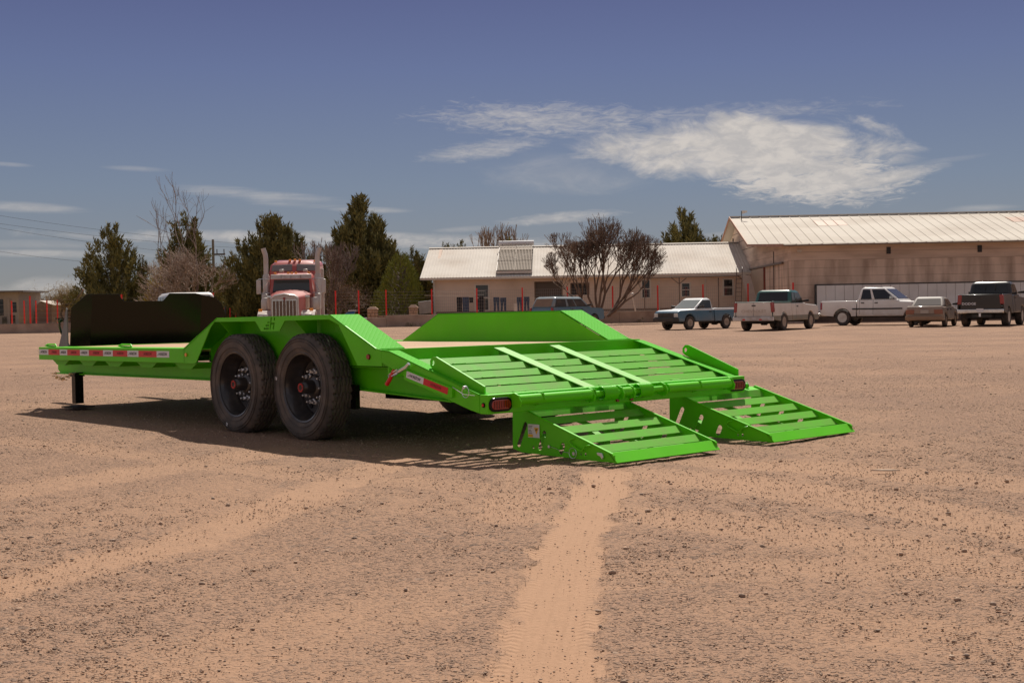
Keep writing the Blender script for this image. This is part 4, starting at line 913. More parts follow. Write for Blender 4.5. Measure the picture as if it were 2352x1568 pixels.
# white spade standing in the yard
o = empty('spade', (L_(1455, 89.5), 89.5, .6), label='white shovel standing upright behind the wall, right of the bare tree', cat='shovel')
MB().tube([(.18, 0, 0), (-.05, 0, 1.15)], .05, 6).obj('handle', Mtrim, o); MB().lathe([(.02, 1.1), (.12, 1.2), (.14, 1.3), (.10, 1.42), (.02, 1.45)], 2, 10, (-.06, 0, 0)).obj('blade', Mtrim, o)
# washing lines with clothes
Yc = 90.2
wln = empty('clothes_line', (L_(1000, Yc), Yc, .8), label='three sagging clothes lines strung in front of the house', cat='clothes line'); w0 = wln.location
for a, b_, y_ in ((975, 1112, 678.5), (990, 1115, 669), (1095, 1300, 685)):
    p0 = hz2(a, y_, Yc); p1 = hz2(b_, y_-1.5, Yc); MB().tube([tuple(p0-w0), tuple((p0+p1)/2-w0-Vector((0, 0, .05))), tuple(p1-w0)], .010, 5).obj('line', mat('white cord', (.6, .57, .52), .6) if 'white cord' not in bpy.data.materials else bpy.data.materials['white cord'], wln)
MB().tube([tuple(hz2(1113, 685, Yc)-w0), tuple(hz2(1113, 723, Yc)-w0)], .03, 6).obj('prop', Mpipe, wln)
Mden = mat('denim', (.035, .055, .10), .95, var=.35, vs=7, dirt=(.10, .13, .18), ds=5, da=.5); Mdk = mat('black cloth', (.015, .015, .018), .95, var=.2, vs=6)
def jeans(px0, px1, top, bot, m, label, legs=True):
    a = hz2((px0+px1)/2, top, Yc); w_ = L_(px1, Yc)-L_(px0, Yc); h_ = a.z-hz2((px0+px1)/2, bot, Yc).z
    o = empty('hanging_jeans' if legs else 'hanging_cloth', a, label=label, cat='trousers' if legs else 'cloth', group='clothes drying on the lines')
    if legs:
        for s in (-1, 1):
            rg = []
            for t, ww, off in ((0, .49, .25), (.22, .52, .26), (.35, .46, .25), (.7, .36, .27), (1, .36, .30)):
                z = -h_*t; r_ = w_*ww/2; c_ = s*w_*off; rg.append([(c_+r_*math.cos(u), .06*math.sin(u)*(1+.2*math.sin(t*9+s)), z+.012*math.sin(u*3)) for u in np.linspace(0, 2*math.pi, 10, endpoint=False)])
            MB().loft(rg).obj('trouser_leg', m, o, smooth=60)
        MB().box(-w_*.5, w_*.5, -.05, .05, -.09, .02).obj('waistband', m, o, .01)
    else:
        rg = [[(w_*.5*math.cos(u)*(1+.06*math.sin(t*7)), .05*math.sin(u)*(1+.4*math.sin(3*u+t*4)), -h_*t) for u in np.linspace(0, 2*math.pi, 16, endpoint=False)] for t in np.linspace(0, 1, 6)]
        MB().loft(rg).obj('cloth', m, o, smooth=60)
jeans(1049, 1061, 682, 716, Mdk, 'black cloth hanging leftmost on the clothes line', False)
jeans(1062, 1077, 682, 716, Mden, 'faded blue cloth hanging beside the leftmost black cloth', False)
jeans(1078, 1087, 683, 695, Mdk, 'short dark cloth on the line left of the door', False)
jeans(1099, 1111, 680, 716, Mdk, 'long black cloth hanging in front of the white framed door', False)
jeans(1133, 1147, 683, 714, Mden, 'pair of blue jeans hanging just right of the door, left of two', True)
jeans(1149, 1163, 684, 714, Mden, 'pair of blue jeans hanging just right of the door, right of two', True)
jeans(1187, 1200, 683, 714, Mden, 'dark blue jeans hanging left of the red post before the white cloth', True)
jeans(1203, 1216, 682, 713, Mden, 'blue jeans hanging between the red post and the blue wagon', True)
jeans(1180, 1190, 697, 714, Mtrim, 'small white cloth hanging low behind the dark jeans', False)
# chairs / benches not told apart in the yard are left out

# ------------------------------------------------------------------ large shed on the right
Mads = mat('shed wall', (.66, .50, .39), .95, var=.12, vs=.5, bump=.5, bs=5, dirt=(.20, .13, .09), ds=.9, da=.6, stretch=(1.6, 1.6, .35))
Madu = mat('shed wall upper', (.70, .54, .43), .95, var=.1, vs=.6, bump=.4, bs=5, dirt=(.20, .13, .09), ds=.8, da=.5, stretch=(.3, .3, 1.8))
Mshr = mat('shed roof sheet', (.58, .53, .46), .8, spec=.15, var=.05, vs=.5, dirt=(.34, .27, .21), ds=.3, da=.4, stretch=(.4, 1, 1)); Mrust = mat('rusty translucent sheet', (.32, .17, .10), .6, var=.15, vs=2)
X0 = 16.75; YF_ = 77.6; XR = 48.
sd_ = empty('storage_shed', (X0, YF_, 0), label='large brown masonry shed with a broad white metal roof on the right', cat='shed')
SYAW = -.04; sd_.rotation_euler = (0, 0, SYAW)
EZ, KZ, PZ = 4.62, 5.28, 7.85; KY, PY = 13.6, 23.5
# end wall and front wall in courses
def course(z0, z1, m):
    MB().box(0, XR-X0, 0, .3, z0, z1-.012).obj('wall_course', m, sd_)
    MB().box(0, .3, .301, 29.5, z0, z1-.012).obj('wall_course', m, sd_)
zc = [0., .62, .62+.86, 2.24, 2.75, 3.25, 3.72, 4.2, 4.56]
for i, (a, b_) in enumerate(zip(zc[:-1], zc[1:])): course(a, b_, Mads if i < 6 else Madu)
MB().box(.05, XR-X0-.05, .03, .28, 0, 4.55).obj('wall_core', mat('joint', (.14, .09, .065), .95), sd_); MB().box(.05, .28, .301, 29., 0, 4.55).obj('wall_core', bpy.data.materials['joint'], sd_)
gb = MB(); gb.prism([(0.4, 4.56), (29.6, 4.56), (29.6, 5.6), (PY, PZ-.12), (KY, KZ-.1), (0.4, 4.6)], 0, .02, .3); gb.obj('gable', Madu, sd_)
for zz in (5.2, 5.9, 6.6): MB().box(.0, .018, 24-(8.2-zz)*3.2 if zz > 5.3 else 12, 24+(8.2-zz)*1.6, zz, zz+.03).obj('gable_joint', bpy.data.materials['joint'], sd_)
for yy, zz in ((22.0, 6.6), (26.0, 5.75)): MB().box(-.02, .015, yy, yy+.5, zz, zz+.6).obj('vent_slit', Mdark, sd_)
MB().box(-.05, -.001, 6.2, 6.35, 0, 4.5).obj('corner_pipe', Mpipe, sd_)
# roof sheets
def shsheet(x0, x1, y0, z0, y1, z1, m, rib=True):
    m_ = MB(); m_.add([(x0, y0, z0), (x1, y0, z0), (x1, y1, z1), (x0, y1, z1), (x0, y0, z0-.03), (x1, y0, z0-.03), (x1, y1, z1-.03), (x0, y1, z1-.03)], [(0, 1, 2, 3), (4, 7, 6, 5), (0, 4, 5, 1), (1, 5, 6, 2), (2, 6, 7, 3), (3, 7, 4, 0)])
    m_.loft([[(x0-.05, y0-.02, z0), (x0+.05, y0-.02, z0), (x0+.03, y0-.02, z0+.035), (x0-.03, y0-.02, z0+.035)], [(x0-.05, y1, z1), (x0+.05, y1, z1), (x0+.03, y1, z1+.035), (x0-.03, y1, z1+.035)]])
    return m_.obj('roof_sheet', m, sd_)
nS = 42; wS = (XR-X0+.6)/nS
for i in range(nS):
    a = -.6+i*wS; skyl = i in (8, 9, 10, 27, 28, 29)
    if skyl:
        f0, f1 = .62, .80
        def q_(f): return KY-.0+(PY-KY)*f, KZ+(PZ-KZ)*f
        (ya, za), (yb, zb) = q_(0), q_(f0); shsheet(a, a+wS-.01, ya, za, yb, zb, Mshr); (ya, za), (yb, zb) = q_(f0), q_(f1); shsheet(a, a+wS-.01, ya, za+.012, yb, zb+.012, Mrust); (ya, za), (yb, zb) = q_(f1), q_(1); shsheet(a, a+wS-.01, ya, za, yb, zb, Mshr)
    else: shsheet(a, a+wS-.01, KY, KZ, PY, PZ, Mshr)
    shsheet(a, a+wS-.01, -.9, EZ, KY+.1, KZ+.012, Mshr)
shb = MB().prism([(PY, PZ), (PY, PZ-.04), (30.2, 5.75), (30.2, 5.79)], 0, -.6, XR-X0).obj('roof_back', Mshr, sd_)
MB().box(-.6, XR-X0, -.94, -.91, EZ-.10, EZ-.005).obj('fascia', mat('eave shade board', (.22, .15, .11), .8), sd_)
rk = MB(); rk.prism([(PY, PZ+.07), (PY, PZ-.14), (KY, KZ-.14), (KY, KZ+.05)], 0, -.66, -.61); rk.prism([(PY, PZ-.14), (PY, PZ+.07), (30.3, 5.85), (30.3, 5.64)], 0, -.66, -.61); rk.prism([(KY, KZ+.05), (KY, KZ-.12), (-.9, EZ-.12), (-.9, EZ+.05)], 0, -.66, -.61); rk.obj('bargeboard', mat('rusty bargeboard', (.42, .22, .14), .7, var=.2, vs=2), sd_)
MB().box(-.6, XR-X0, PY-.25, PY+.25, PZ+.03, PZ+.09).obj('ridge_cap', Mshr, sd_)
# sliding door hung on the end wall
dr = MB().box(-.12, -.06, 10.2, 17.6, 1.5, 3.55).obj('sliding_door', mat('door sheet', (.40, .30, .22), .7, var=.06), sd_); MB().box(-.16, -.03, 2.5, 19.5, 3.6, 3.72).obj('track', Mpipe, dr)
for yy in (9.9, 17.8): MB().box(-.10, -.002, yy, yy+.2, 0, 3.6).obj('jamb', mat('red oxide', (.22, .06, .04), .7) if 'red oxide' not in bpy.data.materials else bpy.data.materials['red oxide'], dr)
for yy in (13.2, 15.2): MB().box(-.2, -.16, yy, yy+.35, .3, 1.45).obj('red_frame', bpy.data.materials['red oxide'], dr)
# vents under the eave and the flood lamp
def sxp(px, Yd=YF_): # column -> local x on the front wall
    a = (px-1176)/F; dx, dy = math.cos(SYAW), math.sin(SYAW); return (a*YF_-X0)/(dx-a*dy)
for px_ in (2043, 2252): u = sxp(px_); MB().box(u-.12, u+.12, -.06, -.002, 4.0, 4.4).obj('vent', Mdark, sd_)
u = sxp(1838); MB().box(u-.12, u+.12, -.18, -.002, 4.2, 4.33).obj('flood_lamp', Mtrim, sd_)
# white cladding band: panels side by side
Mclad = mat('white cladding', (.78, .73, .68), .6, var=.05, vs=.8, dirt=(.42, .34, .28), ds=.5, da=.3)
u0 = sxp(1877); nP = 34; wp = .545
for i in range(nP): MB().box(u0+i*wp, u0+(i+1)*wp-.015, -.09, -.045, .62, 2.19+.0).obj('panel', Mclad, sd_, .01)
MB().box(u0-.12, u0+nP*wp, -.10, -.03, 2.195, 2.26).obj('band_trim', Mplast, sd_); MB().box(u0-.14, u0-.02, -.10, -.03, .0, 2.194).obj('band_trim', Mplast, sd_)
MB().box(u0-.02, XR-X0, -.12, -.01, 0, .60).obj('plinth', mat('dark plinth', (.10, .06, .042), .95, var=.3, vs=2), sd_)
o = empty('antenna', P(1703, 497, 100), label='small antenna dish on a short mast above the shed ridge', cat='antenna')
MB().tube([(0, 0, -.4), (0, 0, .42)], .03, 6).obj('mast', Mplast, o); MB().loft([[(.05, 0, .18), (.45, 0, .30), (.45, 0, .42), (.05, 0, .44)], [(.05, .04, .18), (.45, .04, .30), (.45, .04, .42), (.05, .04, .44)]]).obj('reflector', Mtrim, o)

# ------------------------------------------------------------------ far buildings on the left
Yb = 170.
def building(name, cat, label, px0, px1, pyt, pyb, m, depth=8., Yd=Yb):
    x0, x1 = L_(px0, Yd), L_(px1, Yd); z1 = P((px0+px1)/2, pyt, Yd).z
    o = empty(name, ((x0+x1)/2, Yd, 0), label=label, cat=cat); w_ = x1-x0
    MB().box(-w_/2, w_/2, 0, depth, -.5, z1).obj('wall', m, o); return o, w_, z1
Mb1 = mat('beige render', (.36, .29, .24), .9, var=.06); Mb2 = mat('brown block', (.17, .11, .085), .9, var=.15, vs=.6)
o, w_, z_ = building('flat_roofed_house', 'house', 'two-storey beige house with a thin projecting flat roof at the far left', -60, 43, 672, 733, Mb1)
MB().box(-w_/2-.5, w_/2+1.0, -1.0, 8.5, z_, z_+.22).obj('roof', mat('dark slab', (.14, .11, .10), .8), o)
MB().box(-w_/2, w_/2-3.4, -.9, -.002, -.5, z_-.35).obj('bay', Mb2, o)
for xa_, xb_, za, zb in ((-2.6, -2.0, 1.2, 3.3), (-.8, -.3, 1.6, 2.9), (-1.2, -.5, 0, 1.2), (-2.2, -1.6, 0, 1.0)): MB().box(w_/2+xa_, w_/2+xb_, -.05, -.004, za, zb).obj('window', Mglass, o)
for xa_ in (-3.3, -1.4): MB().box(w_/2+xa_, w_/2+xa_+.3, -.25, -.006, 0, z_-.9).obj('column', Mb1, o)
o, w_, z_ = building('low_shed', 'shed', 'long low brown building with a pale metal roof far behind the tall red post', 44, 106, 709, 733, Mb2, Yd=176)
MB().add([(-w_/2, -.4, z_-.2), (w_/2, -.4, z_-.2), (w_/2, 5, z_+1.1), (-w_/2, 5, z_+1.1), (-w_/2, -.4, z_-.3), (w_/2, -.4, z_-.3), (w_/2, 5, z_+1.), (-w_/2, 5, z_+1.)], [(0, 1, 2, 3), (4, 7, 6, 5), (0, 4, 5, 1), (1, 5, 6, 2), (2, 6, 7, 3), (3, 7, 4, 0)]).obj('roof', Mroof, o)
o, w_, z_ = building('brown_barn', 'barn', 'dark brown barn with gabled front in the middle of the far buildings', 80, 118, 701, 733, Mb2, Yd=168)
MB().prism([(-w_/2, z_), (w_/2, z_), (-w_*.1, z_+.55)], 1, 0, 8).obj('gable', Mb2, o); MB().prism([(-w_*.1-.1, z_+.62), (w_/2+.4, z_+.04), (w_/2+.4, z_-.05), (-w_*.1-.1, z_+.54)], 1, -.3, 8.2).obj('roof', Mroof, o)
o, w_, z_ = building('low_shed', 'shed', 'low brown building with white roof far behind the crank, right of the barn', 119, 175, 707, 733, Mb2, Yd=175)
MB().add([(-w_/2, -.4, z_-.1), (w_/2, -.4, z_-.1), (w_/2, 5, z_+1.2), (-w_/2, 5, z_+1.2), (-w_/2, -.4, z_-.2), (w_/2, -.4, z_-.2), (w_/2, 5, z_+1.1), (-w_/2, 5, z_+1.1)], [(0, 1, 2, 3), (4, 7, 6, 5), (0, 4, 5, 1), (1, 5, 6, 2), (2, 6, 7, 3), (3, 7, 4, 0)]).obj('roof', Mroof, o)
for i, px_ in enumerate((26.6, 55.4, 82.5, 107.8, 131.8)):
    redpost(px_, ('thin red post before the beige house', 'thin red post left of the tall bright red post', 'thin red post before the left edge of the brown barn', 'thin red post before the right edge of the brown barn', 'thin red post just left of the crank handle')[i], h0=.0, h1=2.45, Yd=112., group='thin red posts of the far fence', r_=.05)
for i, px_ in enumerate((500, 515, 528, 541)): redpost(px_, ('thin red post nearest the headboard under the conifers', 'second thin red post right of the headboard under the conifers', 'third thin red post from the headboard under the conifers', 'thin red post under the conifers closest to the red truck')[i], h0=0, h1=1.5, Yd=108., group='red posts under the conifers', r_=.05)

# utility pole and wires
up = empty('utility_pole', (L_(492.5, 120), 120, 0), label='concrete utility pole with insulator arm standing right of the tall bare tree', cat='utility pole')
zt = P(492.5, 550, 120).z; MB().tube([(0, 0, 0), (0, 0, zt)], .17, 8, .11).obj('pole', mat('pole concrete', (.26, .22, .19), .9), up); MB().box(0, 1.1, -.06, .06, zt-1.45, zt-1.3).obj('arm', Mpipe, up)
for dx in (.35, 1.0): MB().tube([(dx, 0, zt-1.3), (dx, 0, zt-.9)], .05, 6).obj('insulator', Mpipe, up)
for a, b_, l_ in (((-40, 489), (560, 560), 'uppermost thin power line crossing the left sky'), ((-40, 508), (560, 570), 'second power line from the top in the left sky'), ((-40, 517), (520, 590), 'third power line from the top in the left sky'), ((-40, 571), (330, 608), 'lowest power line crossing the left sky')):
    p0 = P(*a, 125); p1 = P(*b_, 135); o = empty('power_line', p0, label=l_, cat='power line')
    MB().tube([tuple((p1-p0)*t+Vector((0, 0, -1.2*t*(1-t)))) for t in np.linspace(0, 1, 10)], .014, 4).obj('cable', Mplast, o)

# ------------------------------------------------------------------ trees
def leafmat(name, c0, c1):
    m = bpy.data.materials.new(name); m.use_nodes = True; t = m.node_tree; b = t.nodes['Principled BSDF']
    a = t.nodes.new('ShaderNodeAttribute'); a.attribute_name = 'tone'; mx = t.nodes.new('ShaderNodeMix'); mx.data_type = 'RGBA'
    t.links.new(a.outputs['Fac'], mx.inputs[0]); mx.inputs[6].default_value = (*c0, 1); mx.inputs[7].default_value = (*c1, 1); t.links.new(mx.outputs[2], b.inputs['Base Color'])
    b.inputs['Roughness'].default_value = .75; b.inputs['Specular IOR Level'].default_value = .25
    return m
Mcon1 = leafmat('juniper foliage', (.085, .080, .028), (.27, .235, .08)); Mcyp = leafmat('cypress foliage', (.09, .11, .015), (.28, .28, .045)); Myel2 = leafmat('yellow foliage', (.28, .20, .04), (.55, .42, .09)); Molv = leafmat('olive foliage', (.20, .14, .06), (.42, .31, .13)); Mdry = leafmat('dry leaves', (.14, .08, .05), (.38, .25, .15))
Mbark = mat('bark', (.13, .095, .075), .9, var=.3, vs=4); Mbark2 = mat('pale bark', (.25, .175, .135), .9, var=.25, vs=3); Mbark3 = mat('twig bark', (.17, .115, .095), .9, var=.3, vs=2)
def plumes(C_, D_, Ln, Wd, n, rg, spread=.5):
    """leaf triangles round many short stems: C_ base points, D_ unit directions, Ln lengths"""
    k = len(C_); t = rg.uniform(0, 1, (k, n)); r_ = Wd[:, None]*np.sin(np.pi*np.clip(t*.85+.12, 0, 1))*rg.uniform(.2, 1, (k, n)); a = rg.uniform(0, 6.283, (k, n))
    U = np.cross(D_, np.array([.3, .9, .2])); U /= np.linalg.norm(U, axis=1)[:, None]; V_ = np.cross(D_, U)
    ctr = C_[:, None]+D_[:, None]*(Ln[:, None]*t)[..., None]+U[:, None]*(r_*np.cos(a))[..., None]+V_[:, None]*(r_*np.sin(a))[..., None]
    out_ = U[:, None]*np.cos(a)[..., None]+V_[:, None]*np.sin(a)[..., None]
    dr = D_[:, None]+out_*spread+rg.normal(0, .25, (k, n, 3)); dr /= np.linalg.norm(dr, axis=2)[..., None]
    sd2 = np.cross(dr, rg.normal(0, 1, (k, n, 3))); sd2 /= np.linalg.norm(sd2, axis=2)[..., None]
    l = (Ln[:, None]*rg.uniform(.28, .5, (k, n)))[..., None]; w_ = l*rg.uniform(.28, .42, (k, n, 1))
    tri = np.stack([ctr-sd2*w_*.5, ctr+sd2*w_*.5, ctr+dr*l], 2)
    tone = np.clip(rg.uniform(0, .55, (k, 1))+rg.uniform(0, .45, (k, n)), 0, 1)
    return tri.reshape(-1, 3, 3), tone.ravel()
def foliage(tri, tone, m, par, name='crown'):
    V = tri.reshape(-1, 3); Fc = np.arange(len(V)).reshape(-1, 3); o = meshnp(name, V, Fc, m, par)
    a = o.data.attributes.new('tone', 'FLOAT', 'FACE'); a.data.foreach_set('value', tone.astype(np.float32)); return o
def segs(sg, m, par, name, n=4):
    """tapered prisms for (p, q, r0, r1) segments"""
    Pp = np.array([s[0] for s in sg]); Q = np.array([s[1] for s in sg]); r0 = np.array([s[2] for s in sg]); r1 = np.array([s[3] for s in sg])
    D = Q-Pp; D /= np.maximum(np.linalg.norm(D, axis=1), 1e-6)[:, None]; U = np.cross(D, np.array([.31, .77, .55])); U /= np.linalg.norm(U, axis=1)[:, None]; W_ = np.cross(D, U)
    a = np.arange(n)*2*np.pi/n; ring = U[:, None]*np.cos(a)[None, :, None]+W_[:, None]*np.sin(a)[None, :, None]
    V = np.concatenate([Pp[:, None]+ring*r0[:, None, None], Q[:, None]+ring*r1[:, None, None]], 1)
    base = (np.arange(len(sg))*2*n)[:, None]; i = np.arange(n); Fc = np.stack([base+i, base+(i+1) % n, base+n+(i+1) % n, base+n+i], -1).reshape(-1, 4)
    o = meshnp(name, V.reshape(-1, 3), Fc, m, par); o.data.polygons.foreach_set('use_smooth', [True]*len(Fc)); return o
def conifer(px, pyt, pxl, pxr, Yd, label, seed, m=Mcon1, dens=1., pw=.85, tips=1., name='conifer', cat='conifer tree', z0=.2, lobes=5, group=None, extra=(), smooth_=False):
    rg = np.random.default_rng(seed); top = P(px, pyt, Yd); H = top.z; x0 = L_(px, Yd); Rl = (x0-L_(pxl, Yd))*1.12; Rr = (L_(pxr, Yd)-x0)*1.12
    o = empty(name, (x0, Yd, 0), label=label, cat=cat, group=group)
    k = int(1500*dens); H *= .955; spires = [(0, 0, H, 1.)]+[(L_(ex, Yd)-x0, rg.uniform(-.5, .5), P(ex, ey, Yd).z*.955, s_) for ex, ey, s_ in extra]
    Cs, Ds, Ls = [], [], []
    for sx2, sy2, Hs, sc_ in spires:
        kk = int(k*sc_*Hs/H)
        if smooth_:
            t = 1-rg.uniform(0, 1, kk)**.62; th = rg.uniform(0, 6.283, kk); Rm = np.where(np.cos(th) > 0, Rr, Rl)*sc_; Rm = Rm*np.abs(np.cos(th))+.5*(Rl+Rr)*sc_*np.abs(np.sin(th))
            fr = rg.uniform(.25, 1, kk)**.55; r_ = Rm*(1-t)**pw*(.55+.45*np.minimum(1, t*6+.35))*(1+.08*np.sin(th*lobes+t*9))*fr+.03
            Cs.append(np.stack([sx2+r_*np.cos(th), sy2+r_*np.sin(th), z0+(Hs-z0)*t], -1)); D = np.stack([np.cos(th)*.5, np.sin(th)*.5, rg.uniform(.9, 1.6, kk)], -1)+rg.normal(0, .16, (kk, 3)); Ds.append(D/np.linalg.norm(D, axis=1)[:, None]); Ls.append(rg.uniform(.55, 1.05, kk)*H*.085*tips); continue
        nl = max(14, int(58*sc_**.7)); tl = 1-(rg.uniform(0, 1, nl)**.75); tl = np.sort(tl); thl = np.arange(nl)*2.4+rg.normal(0, .35, nl)
        Rm = np.where(np.cos(thl) > 0, Rr, Rl)*sc_; Rm = Rm*np.abs(np.cos(thl))+.5*(Rl+Rr)*sc_*np.abs(np.sin(thl)); rl = Rm*(1-tl)**pw*(.6+.4*np.minimum(1, tl*5+.3))*rg.uniform(.72, 1.16, nl)
        zt_ = z0+(Hs-z0)*np.minimum(.985, tl+.06+.05*rg.uniform(0, 1, nl)); zb2 = np.maximum(z0, zt_-.10*H-.75*rl)
        wgt = (rl+.25*Rm.mean()+.02*H); li = rg.choice(nl, kk, p=wgt/wgt.sum()); f_ = rg.uniform(.12, 1, kk)**.75
        fat = (.10+.16*(1-f_))*(rl[li]*.8+.03*H)
        Cs.append(np.stack([sx2+rl[li]*f_*np.cos(thl[li]), sy2+rl[li]*f_*np.sin(thl[li]), zb2[li]+(zt_[li]-zb2[li])*f_**1.5-.05*H*.5], -1)+rg.normal(0, 1, (kk, 3))*fat[:, None])
        D = np.stack([np.cos(thl[li])*.55*(1-tl[li]*.6), np.sin(thl[li])*.55*(1-tl[li]*.6), .75+tl[li]*1.2], -1)+rg.normal(0, .17, (kk, 3)); Ds.append(D/np.linalg.norm(D, axis=1)[:, None])
        Ls.append(rg.uniform(.55, 1.0, kk)*H*.075*(1+.5*(f_ > .8))*tips)
        km = 40; tz = np.linspace(.55, .97, km); Cs.append(np.stack([np.full(km, sx2)+rg.normal(0, .06, km), np.full(km, sy2)+rg.normal(0, .06, km), z0+(Hs-z0)*tz-.03*H], -1)); D = np.stack([rg.normal(0, .25, km), rg.normal(0, .25, km), np.ones(km)], -1); Ds.append(D/np.linalg.norm(D, axis=1)[:, None]); Ls.append(np.full(km, .06*H)*np.linspace(1, .6, km))
    C_ = np.concatenate(Cs); D_ = np.concatenate(Ds); Ln = np.concatenate(Ls)
    tri, tone = plumes(C_, D_, Ln, Ln*.20, 15, rg)
    foliage(tri, tone, m, o)
    sg = []
    for sx2, sy2, Hs, sc_ in spires:
        pv = np.array([sx2*.2, sy2*.2, 0.])
        for j in range(8):
            q_ = np.array([sx2*(.3+.7*(j+1)/8)+rg.normal(0, .04), sy2+rg.normal(0, .04), Hs*(j+1)/8*.97]); sg.append((pv, q_, .16*sc_*(1-j/8.5)+.015, .16*sc_*(1-(j+1)/8.5)+.012)); pv = q_
    segs(sg, Mbark, o, 'trunk', 6)
    idx = rg.choice(len(C_), min(160, len(C_)), False); sg = []
    for i in idx: c = C_[i]; b0 = np.array([0, 0, max(.3, c[2]-.35*np.hypot(c[0], c[1])-.5)]); mid_ = (b0+c)/2+np.array([0, 0, -.12]); sg += [(b0, mid_, .04, .028), (mid_, c, .028, .012)]
    segs(sg, Mbark, o, 'limb', 3)
    return o
def bare(px, pyb, Yd, H, label, seed, spread, m=Mbark, r0=.16, levels=6, lean=(0, 0), name='bare_tree', nst=3, up=.25, kids=(2, 3), z0=0., thin=.72, first=.22, group=None, leaves=None, minr=.009, cap_=9000, stems=None, kx=1., wig=.13, side=.55):
    rg = random.Random(seed); x0 = L_(px, Yd); o = empty(name, (x0, Yd, z0), label=label, cat='bare tree', group=group); big_, small_ = [], []; tipsl = []
    def grow(p, d, r, l, lv):
        if len(big_)+len(small_) > cap_: return
        n_ = 3; q = p; 
        for i in range(n_):
            d = (d+Vector((rg.gauss(0, wig), rg.gauss(0, wig), rg.gauss(0, wig*.6)+up*.12))).normalized(); q2 = q+d*l/n_; ra = max(minr, r*(1-.28*i/n_)); rb = max(minr*.8, r*(1-.28*(i+1)/n_))
            (big_ if lv > levels-2 else small_).append((tuple(q), tuple(q2), ra, rb)); q = q2
            if lv > 0 and lv < levels-1 and rg.random() < side:
                sd3 = (d+Vector((rg.gauss(0, .6), rg.gauss(0, .6), rg.gauss(.1, .35)))).normalized(); grow(q, sd3, r*.45, l*.62, lv-2 if lv > 2 else 0)
        if lv <= 0: tipsl.append(q); return
        for _ in range(rg.choice(kids)):
            v = Vector((rg.gauss(0, spread), rg.gauss(0, spread), rg.gauss(.05, spread*.55)+up*.4)); grow(q, (d+v).normalized(), r*thin, l*rg.uniform(.68, .86), lv-1)
    for s in range(len(stems) if stems else nst):
        a = 6.283*s/nst+rg.random(); d = Vector((stems[s], rg.uniform(-.25, .25), 1)).normalized() if stems else Vector((math.cos(a)*spread*.7+lean[0], math.sin(a)*spread*.5+lean[1], 1)).normalized(); grow(Vector((math.cos(a)*.08, math.sin(a)*.08, 0)), d, r0, H*first, levels)
    zmax = max(s[1][2] for s in small_+big_); k = H/zmax
    for lst in (big_, small_): lst[:] = [((a[0]*k*kx, a[1]*k*kx, a[2]*k), (b_[0]*k*kx, b_[1]*k*kx, b_[2]*k), r_, s_) for a, b_, r_, s_ in lst]
    segs(big_, m, o, 'trunk', 7)
    if small_: segs(small_, m, o, 'crown', 3)
    if leaves:
        rg2 = np.random.default_rng(seed); Cc = np.array([tuple(t*k) for t in tipsl]); n_ = leaves[1]; Cc = Cc[rg2.integers(0, len(Cc), n_)]+rg2.normal(0, leaves[2], (n_, 3)); D = rg2.normal(0, 1, (n_, 3)); D /= np.linalg.norm(D, axis=1)[:, None]
        tri, tone = plumes(Cc, D, np.full(n_, leaves[3]), np.full(n_, leaves[3]*.6), 4, rg2); foliage(tri, tone, leaves[0], o, 'leaves')
    return o
G_ = 'dark conifers in a row behind the fence'
conifer(258, 510, 178, 325, 112, 'dark bushy conifer standing behind the black headboard, leftmost of the row', 1, extra=((292, 560, .5), (225, 590, .42)), group=G_, dens=1.3)
conifer(330, 583, 300, 352, 113, 'small ragged conifer at the right edge of the leftmost conifer', 2, dens=.5, group=G_)
conifer(434, 484, 362, 492, 118, 'narrow dark conifer directly behind the tall bare poplar', 3, extra=((455, 540, .6), (398, 580, .5)), group=G_, dens=1.1)
conifer(518, 590, 476, 550, 116, 'low dark conifer between the utility pole and the red truck', 4, extra=((505, 612, .6),), dens=.8, group=G_, pw=.7)
conifer(626, 494, 552, 700, 110, 'broad dark conifer with several tips behind the red truck', 5, extra=((600, 505, .75), (660, 520, .6), (562, 548, .7), (645, 502, .6)), group=G_, dens=1.6, pw=.82)
conifer(687, 536, 650, 735, 112, 'mid-height dark conifer behind the right exhaust stack', 6, extra=((668, 560, .6), (715, 580, .6)), dens=.9, group=G_)
conifer(833, 451, 752, 915, 108, 'tallest dark conifer between the red truck and the cypress', 7, extra=((815, 470, .7), (868, 500, .6), (780, 530, .6), (895, 545, .5)), group=G_, dens=1.9, pw=.88)
conifer(948, 565, 905, 985, 104, 'dark conifer peeping out behind the conical cypress', 8, extra=((965, 585, .7), (975, 600, .6)), dens=.9, group=G_, pw=.7)
conifer(922, 574, 867, 972, 95, 'dense yellow-green conical cypress left of the white-roofed house', 9, m=Mcyp, dens=2.4, pw=.62, tips=.55, name='cypress', cat='cypress tree', z0=.4, smooth_=True)
G2 = 'conifers behind the long house'
conifer(1042, 546, 1012, 1072, 120, 'conifer crown just above the left part of the long roof', 10, extra=((1030, 552, .7), (1060, 552, .7)), dens=.8, group=G2, pw=.6)
conifer(1168, 550, 1150, 1186, 120, 'small conifer tip above the roof right of the solar tank', 11, dens=.5, group=G2)
conifer(1573, 480, 1510, 1625, 116, 'tall conifer rising above the right end of the long roof', 12, extra=((1590, 520, .6), (1548, 515, .6), (1606, 535, .5)), group=G2, dens=1.3, pw=.75)
conifer(1643, 541, 1620, 1672, 118, 'small conifer tip touching the shed gable', 13, extra=((1630, 548, .7), (1655, 545, .7)), dens=.6, group=G2, pw=.6)
conifer(362, 606, 340, 392, 108, 'low yellow-leaved bush glowing between the conifers on the left', 14, m=Myel2, dens=.8, pw=.45, tips=.6, name='yellow_bush', cat='bush', smooth_=True)
